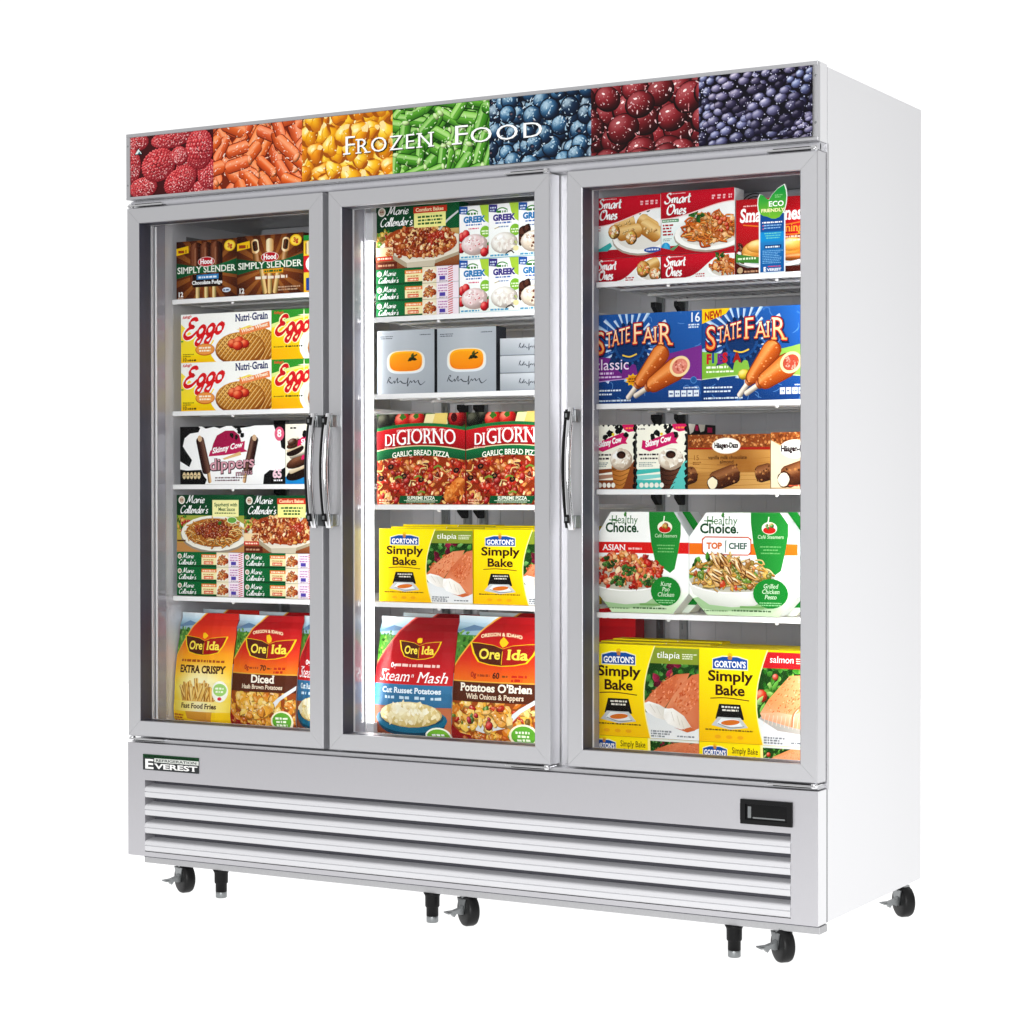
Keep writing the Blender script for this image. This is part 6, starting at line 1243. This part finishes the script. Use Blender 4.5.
s1 = pack('soup_box', 'grey box with an orange soup bowl, nearest the white lamp', 'box', G, .690, .860, B2[1] + e_, 1.365, .05, art_soup, '#2b2d33', '#b0b4ba', seed=24)
again(s1, 'grey box with an orange soup bowl, nearest the flat grey boxes', dx=.1785)
s2 = pack('flat_soup_box', 'flat grey signed box, lowest of three', 'box', G, 1.0500, 1.1900, B2[1] + e_, B2[1] + .0430, .16, art_soup_flat, '#a8adb3', '#c4c8cd', seed=25)
again(s2, 'flat grey signed box, middle of three', dz=.0432); again(s2, 'flat grey signed box, topmost of three', dz=.0864)
G = 'garlic bread pizza boxes'
p1 = pack('pizza_box', 'red and green garlic bread pizza box standing beside the lamp', 'box', G, .689, .9505, B2[2] + e_, 1.154, .04, art_pizza, '#a01820', '#3a3a26', seed=26)
again(p1, 'red and green garlic bread pizza box cut off by the door frame', dx=.2640); again(p1, 'garlic bread pizza box standing behind the one beside the lamp', dx=.006, dy=.044)
G = 'yellow fish fillet boxes'
y1 = pack('fish_box', 'yellow tilapia box in front, under the shelf of pizzas', 'box', G, .695, .9705, B2[3] + e_, .8640, .045, lambda a: art_gorton(a, 0), '#e8c800', '#f2d818', seed=27)
y2 = again(y1, 'yellow tilapia box in front, cut off by the middle door frame', dx=.2790)
for k in (1, 2):
    n = ('second', 'third')[k - 1]
    again(y1, 'yellow fish box %s in the row behind the tilapia box under the pizzas' % n, dx=.004 * k, dy=.050 * k, tall=1 + .026 * k); again(y2, 'yellow fish box %s in the row beside the middle door frame' % n, dx=.003 * k, dy=.050 * k, tall=1 + .022 * k)
G = 'bags of frozen potatoes'
ba = bag('potato_bag', 'red bag of mashed russet potatoes with a blue bowl', G, .679, .9090, FLZ, .640, lambda a: art_potato(a, 2), seed=28)
bb = bag('potato_bag', 'orange bag of diced potatoes with onions and peppers and a large spoon', G, .911, 1.166, FLZ, .648, lambda a: art_potato(a, 3), seed=29)
again(ba, 'second bag of mashed potatoes standing behind the blue bowl one', .020, .070, .006); again(bb, 'second bag of onion and pepper potatoes standing behind the large spoon one', .016, .070, .006)
# --- third bay
G = 'red ready meal boxes'
k0 = B3[0] + e_; kf = .0560
q1 = pack('red_meal_box', 'upright red and white meal box showing crisp rolls', 'box', G, 1.312, 1.4875, k0 + kf + .0008, 1.6585, .05, lambda a: art_smart(a, 0), '#f2f2f2', '#c8142e', seed=31)
q2 = pack('red_meal_box', 'upright red and white meal box showing noodles and chicken', 'box', G, 1.4895, 1.6775, k0 + kf + .0008, 1.6600, .05, lambda a: art_smart(a, 1), '#f2f2f2', '#c8142e', seed=32)
pack('flat_red_meal_box', 'flat red box lying under the crisp roll box', 'box', G, 1.312, 1.4875, k0, k0 + kf, .16, lambda a: art_smart_flat(a, 0), '#a81024', '#c8142e', seed=33)
pack('flat_red_meal_box', 'flat red box lying under the noodle box', 'box', G, 1.4895, 1.6775, k0, k0 + kf, .16, lambda a: art_smart_flat(a, 1), '#a81024', '#c8142e', seed=34)
pack('breakfast_box', 'dark red breakfast sandwich box behind the green sticker', 'box', G, 1.6805, 1.8640, k0, 1.6300, .06, art_morning, '#8a1420', '#4a1a10', seed=35)
G = 'blue corn dog boxes'
pack('corn_dog_box', 'blue corn dog box with a purple band', 'box', G, 1.300, 1.5935, B3[1] + e_, 1.3795, .15, lambda a: art_fair(a, 0), '#143a72', '#1c4a8a', seed=36)
pack('corn_dog_box', 'blue corn dog box with a green band and yellow corner', 'box', G, 1.5945, 1.8700, B3[1] + e_, 1.3820, .15, lambda a: art_fair(a, 1), '#143a72', '#1c4a8a', seed=37)
G = 'patched ice cream boxes'
pack('ice_cream_cone_box', 'cream ice cream cone box with brown stripes', 'box', G, 1.3020, 1.4215, B3[2] + e_, 1.1165, .16, lambda a: art_cone(a, 0), '#141314', '#141314', seed=38, sidefn=art_black)
pack('ice_cream_cone_box', 'cream ice cream cone box with turquoise stripes', 'box', G, 1.4235, 1.5560, B3[2] + e_, 1.1160, .16, lambda a: art_cone(a, 1), '#141314', '#141314', seed=39, sidefn=art_black)
G = 'chocolate ice cream bar boxes'
pack('ice_cream_bar_box', 'golden brown box of milk chocolate almond ice cream bars', 'box', G, 1.5580, 1.7660, B3[2] + e_, 1.0895, .16, art_bar, '#a8743a', '#b88a4a', seed=40)
pack('ice_cream_bar_box', 'cream box of chocolate ice cream bars by the door frame', 'box', G, 1.7675, 1.8930, B3[2] + e_, 1.0925, .16, art_bar2, '#e0d2b8', '#c89858', seed=41)
G = 'white steamed bowl boxes'
OCT = [(.17, 0), (.83, 0), (1, .2), (1, .76), (.84, 1), (.16, 1), (0, .76), (0, .2)]
h1 = pack('bowl_meal_box', 'white eight sided bowl meal box with a red stripe', 'box', G, 1.3165, 1.5600, B3[3] + e_, .9090, .046, lambda a: art_healthy(a, 0), '#e9edf0', seed=42, edge=OCT)
h2 = pack('bowl_meal_box', 'white eight sided bowl meal box with an orange stripe', 'box', G, 1.5612, 1.8330, B3[3] + e_, .9080, .046, lambda a: art_healthy(a, 1), '#e9edf0', seed=43, edge=OCT)
OGC = [(u, v) for u, v in OCT]
def art_greenback(a): W = a.W; a.rect(0, 0, W, 100, '#1d8a34'); a.poly([(0, 0), (W, 0), (W, 8), (0, 8)], '#dfe8dc'); a.micro(W * .9, 50, 5, 2, '#dff0da', 5)
hb = pack('bowl_meal_box', 'green eight sided box standing behind the red striped bowl box', 'box', G, 1.3120, 1.5820, B3[3] + e_, .9090, .046, art_greenback, '#e9edf0', seed=44, edge=OCT, y=.204)
again(hb, 'green eight sided box standing behind the orange striped bowl box', dx=.2720)
G = 'yellow fish fillet boxes'
kz = .0385
t1 = pack('fish_box', 'tall yellow tilapia box standing on a flat one on the freezer floor', 'box', G, 1.2960, 1.5860, FLZ + kz + .0008, .5930, .05, lambda a: art_gorton(a, 0), '#e8c800', '#f2d818', seed=45)
t2 = pack('fish_box', 'tall yellow salmon box with a red corner', 'box', G, 1.5870, 1.8720, FLZ + kz + .0008, .5925, .05, lambda a: art_gorton(a, 1), '#e8c800', '#f2d818', seed=46)
pack('flat_fish_box', 'flat yellow fish box lying under the tall tilapia box', 'box', G, 1.2960, 1.5860, FLZ, FLZ + kz, .20, lambda a: art_gorton_flat(a, 0), '#e8c800', '#f2d818', seed=47)
pack('flat_fish_box', 'flat yellow fish box lying under the salmon box', 'box', G, 1.5870, 1.8720, FLZ, FLZ + kz, .20, lambda a: art_gorton_flat(a, 1), '#e8c800', '#f2d818', seed=48)
for k in (1, 2):
    n = ('second', 'third')[k - 1]
    again(t1, 'tall yellow fish box %s in the row behind the floor tilapia box' % n, dx=.004 * k, dy=.056 * k, tall=1 + .012 * k); again(t2, 'tall yellow fish box %s in the row behind the salmon box' % n, dx=.004 * k, dy=.056 * k)
pack('red_carton', 'red and white carton at the back behind the yellow fish boxes', 'box', None, 1.150, 1.272, FLZ, .668, .05, lambda a: art_back(a, ('#c8202c', '#d8262e', '#e8e8ec')), '#c8202c', '#f0f0f2', y=.45)

# ------------------------------------------------------------------ camera
cam = bpy.data.cameras.new('camera'); co = bpy.data.objects.new('camera', cam); COL.objects.link(co); scene.camera = co
yaw, pit, rol = .5195, -.009, -.0012
fw = Vector((-sin(yaw) * cos(pit), cos(yaw) * cos(pit), sin(pit))); r0 = Vector((cos(yaw), sin(yaw), 0)); u0 = r0.cross(fw)
rr = r0 * cos(rol) + u0 * sin(rol); uu = -r0 * sin(rol) + u0 * cos(rol)
co.matrix_world = Matrix(((rr.x, uu.x, -fw.x, 3.7077), (rr.y, uu.y, -fw.y, -4.4373), (rr.z, uu.z, -fw.z, .955), (0, 0, 0, 1)))
cam.sensor_width = 36; cam.lens = 36 * 2156.43 / 1024; cam.clip_end = 200; cam.clip_start = .05

# ------------------------------------------------------------------ light: a white product studio
wd = bpy.data.worlds.new('World'); scene.world = wd; wd.use_nodes = True; nt = wd.node_tree; N = nt.nodes; Lk = nt.links
bg = N['Background']; tc = N.new('ShaderNodeTexCoord'); sx = N.new('ShaderNodeSeparateXYZ'); Lk.new(tc.outputs['Generated'], sx.inputs[0])
mr = N.new('ShaderNodeMapRange'); mr.inputs['From Min'].default_value = -.75; mr.inputs['From Max'].default_value = -.1; mr.inputs['To Min'].default_value = .6; mr.inputs['To Max'].default_value = 1.06
Lk.new(sx.outputs['Y'], mr.inputs['Value'])
m2 = N.new('ShaderNodeMapRange'); m2.inputs['From Min'].default_value = .3; m2.inputs['From Max'].default_value = .7; m2.inputs['To Min'].default_value = 1.; m2.inputs['To Max'].default_value = .41
Lk.new(sx.outputs['X'], m2.inputs['Value']); mu = N.new('ShaderNodeMath'); mu.operation = 'MULTIPLY'; Lk.new(mr.outputs[0], mu.inputs[0]); Lk.new(m2.outputs[0], mu.inputs[1]); 
m3 = N.new('ShaderNodeMapRange'); m3.inputs['From Min'].default_value = -.35; m3.inputs['From Max'].default_value = .45; m3.inputs['To Min'].default_value = .62; m3.inputs['To Max'].default_value = 1.12; Lk.new(sx.outputs['Z'], m3.inputs['Value'])
m4 = N.new('ShaderNodeMapRange'); m4.inputs['From Min'].default_value = -.1; m4.inputs['From Max'].default_value = .25; Lk.new(sx.outputs['Y'], m4.inputs['Value'])
mz = N.new('ShaderNodeMix'); Lk.new(m4.outputs[0], mz.inputs['Factor']); Lk.new(m3.outputs[0], mz.inputs['A']); mz.inputs['B'].default_value = 1.05
m5 = N.new('ShaderNodeMath'); m5.operation = 'MULTIPLY'; Lk.new(mu.outputs[0], m5.inputs[0]); Lk.new(mz.outputs['Result'], m5.inputs[1]); Lk.new(m5.outputs[0], bg.inputs['Strength']); bg.inputs['Color'].default_value = (1, 1, 1, 1)
def area(name, loc, aim, sx_, sy_, power):
    l = bpy.data.lights.new(name, 'AREA'); l.shape = 'RECTANGLE'; l.size = sx_; l.size_y = sy_; l.energy = power
    o = bpy.data.objects.new(name, l); COL.objects.link(o); o.location = loc; o.rotation_euler = (Vector(aim) - Vector(loc)).to_track_quat('-Z', 'Y').to_euler()
area('softbox_key', (3.0, .02, .95), (1.95, .12, .95), .35, 2.2, 3)
area('softbox_front', (3.3, -5.6, 1.5), (1.1, .1, .95), 2.2, 2.0, 205)
vs = scene.view_settings; vs.view_transform = 'Standard'; vs.look = 'None'; vs.exposure = 0; vs.gamma = 1; vs.use_curve_mapping = False
scene.cycles.max_bounces = 10; scene.cycles.transparent_max_bounces = 16; scene.cycles.use_denoising = True
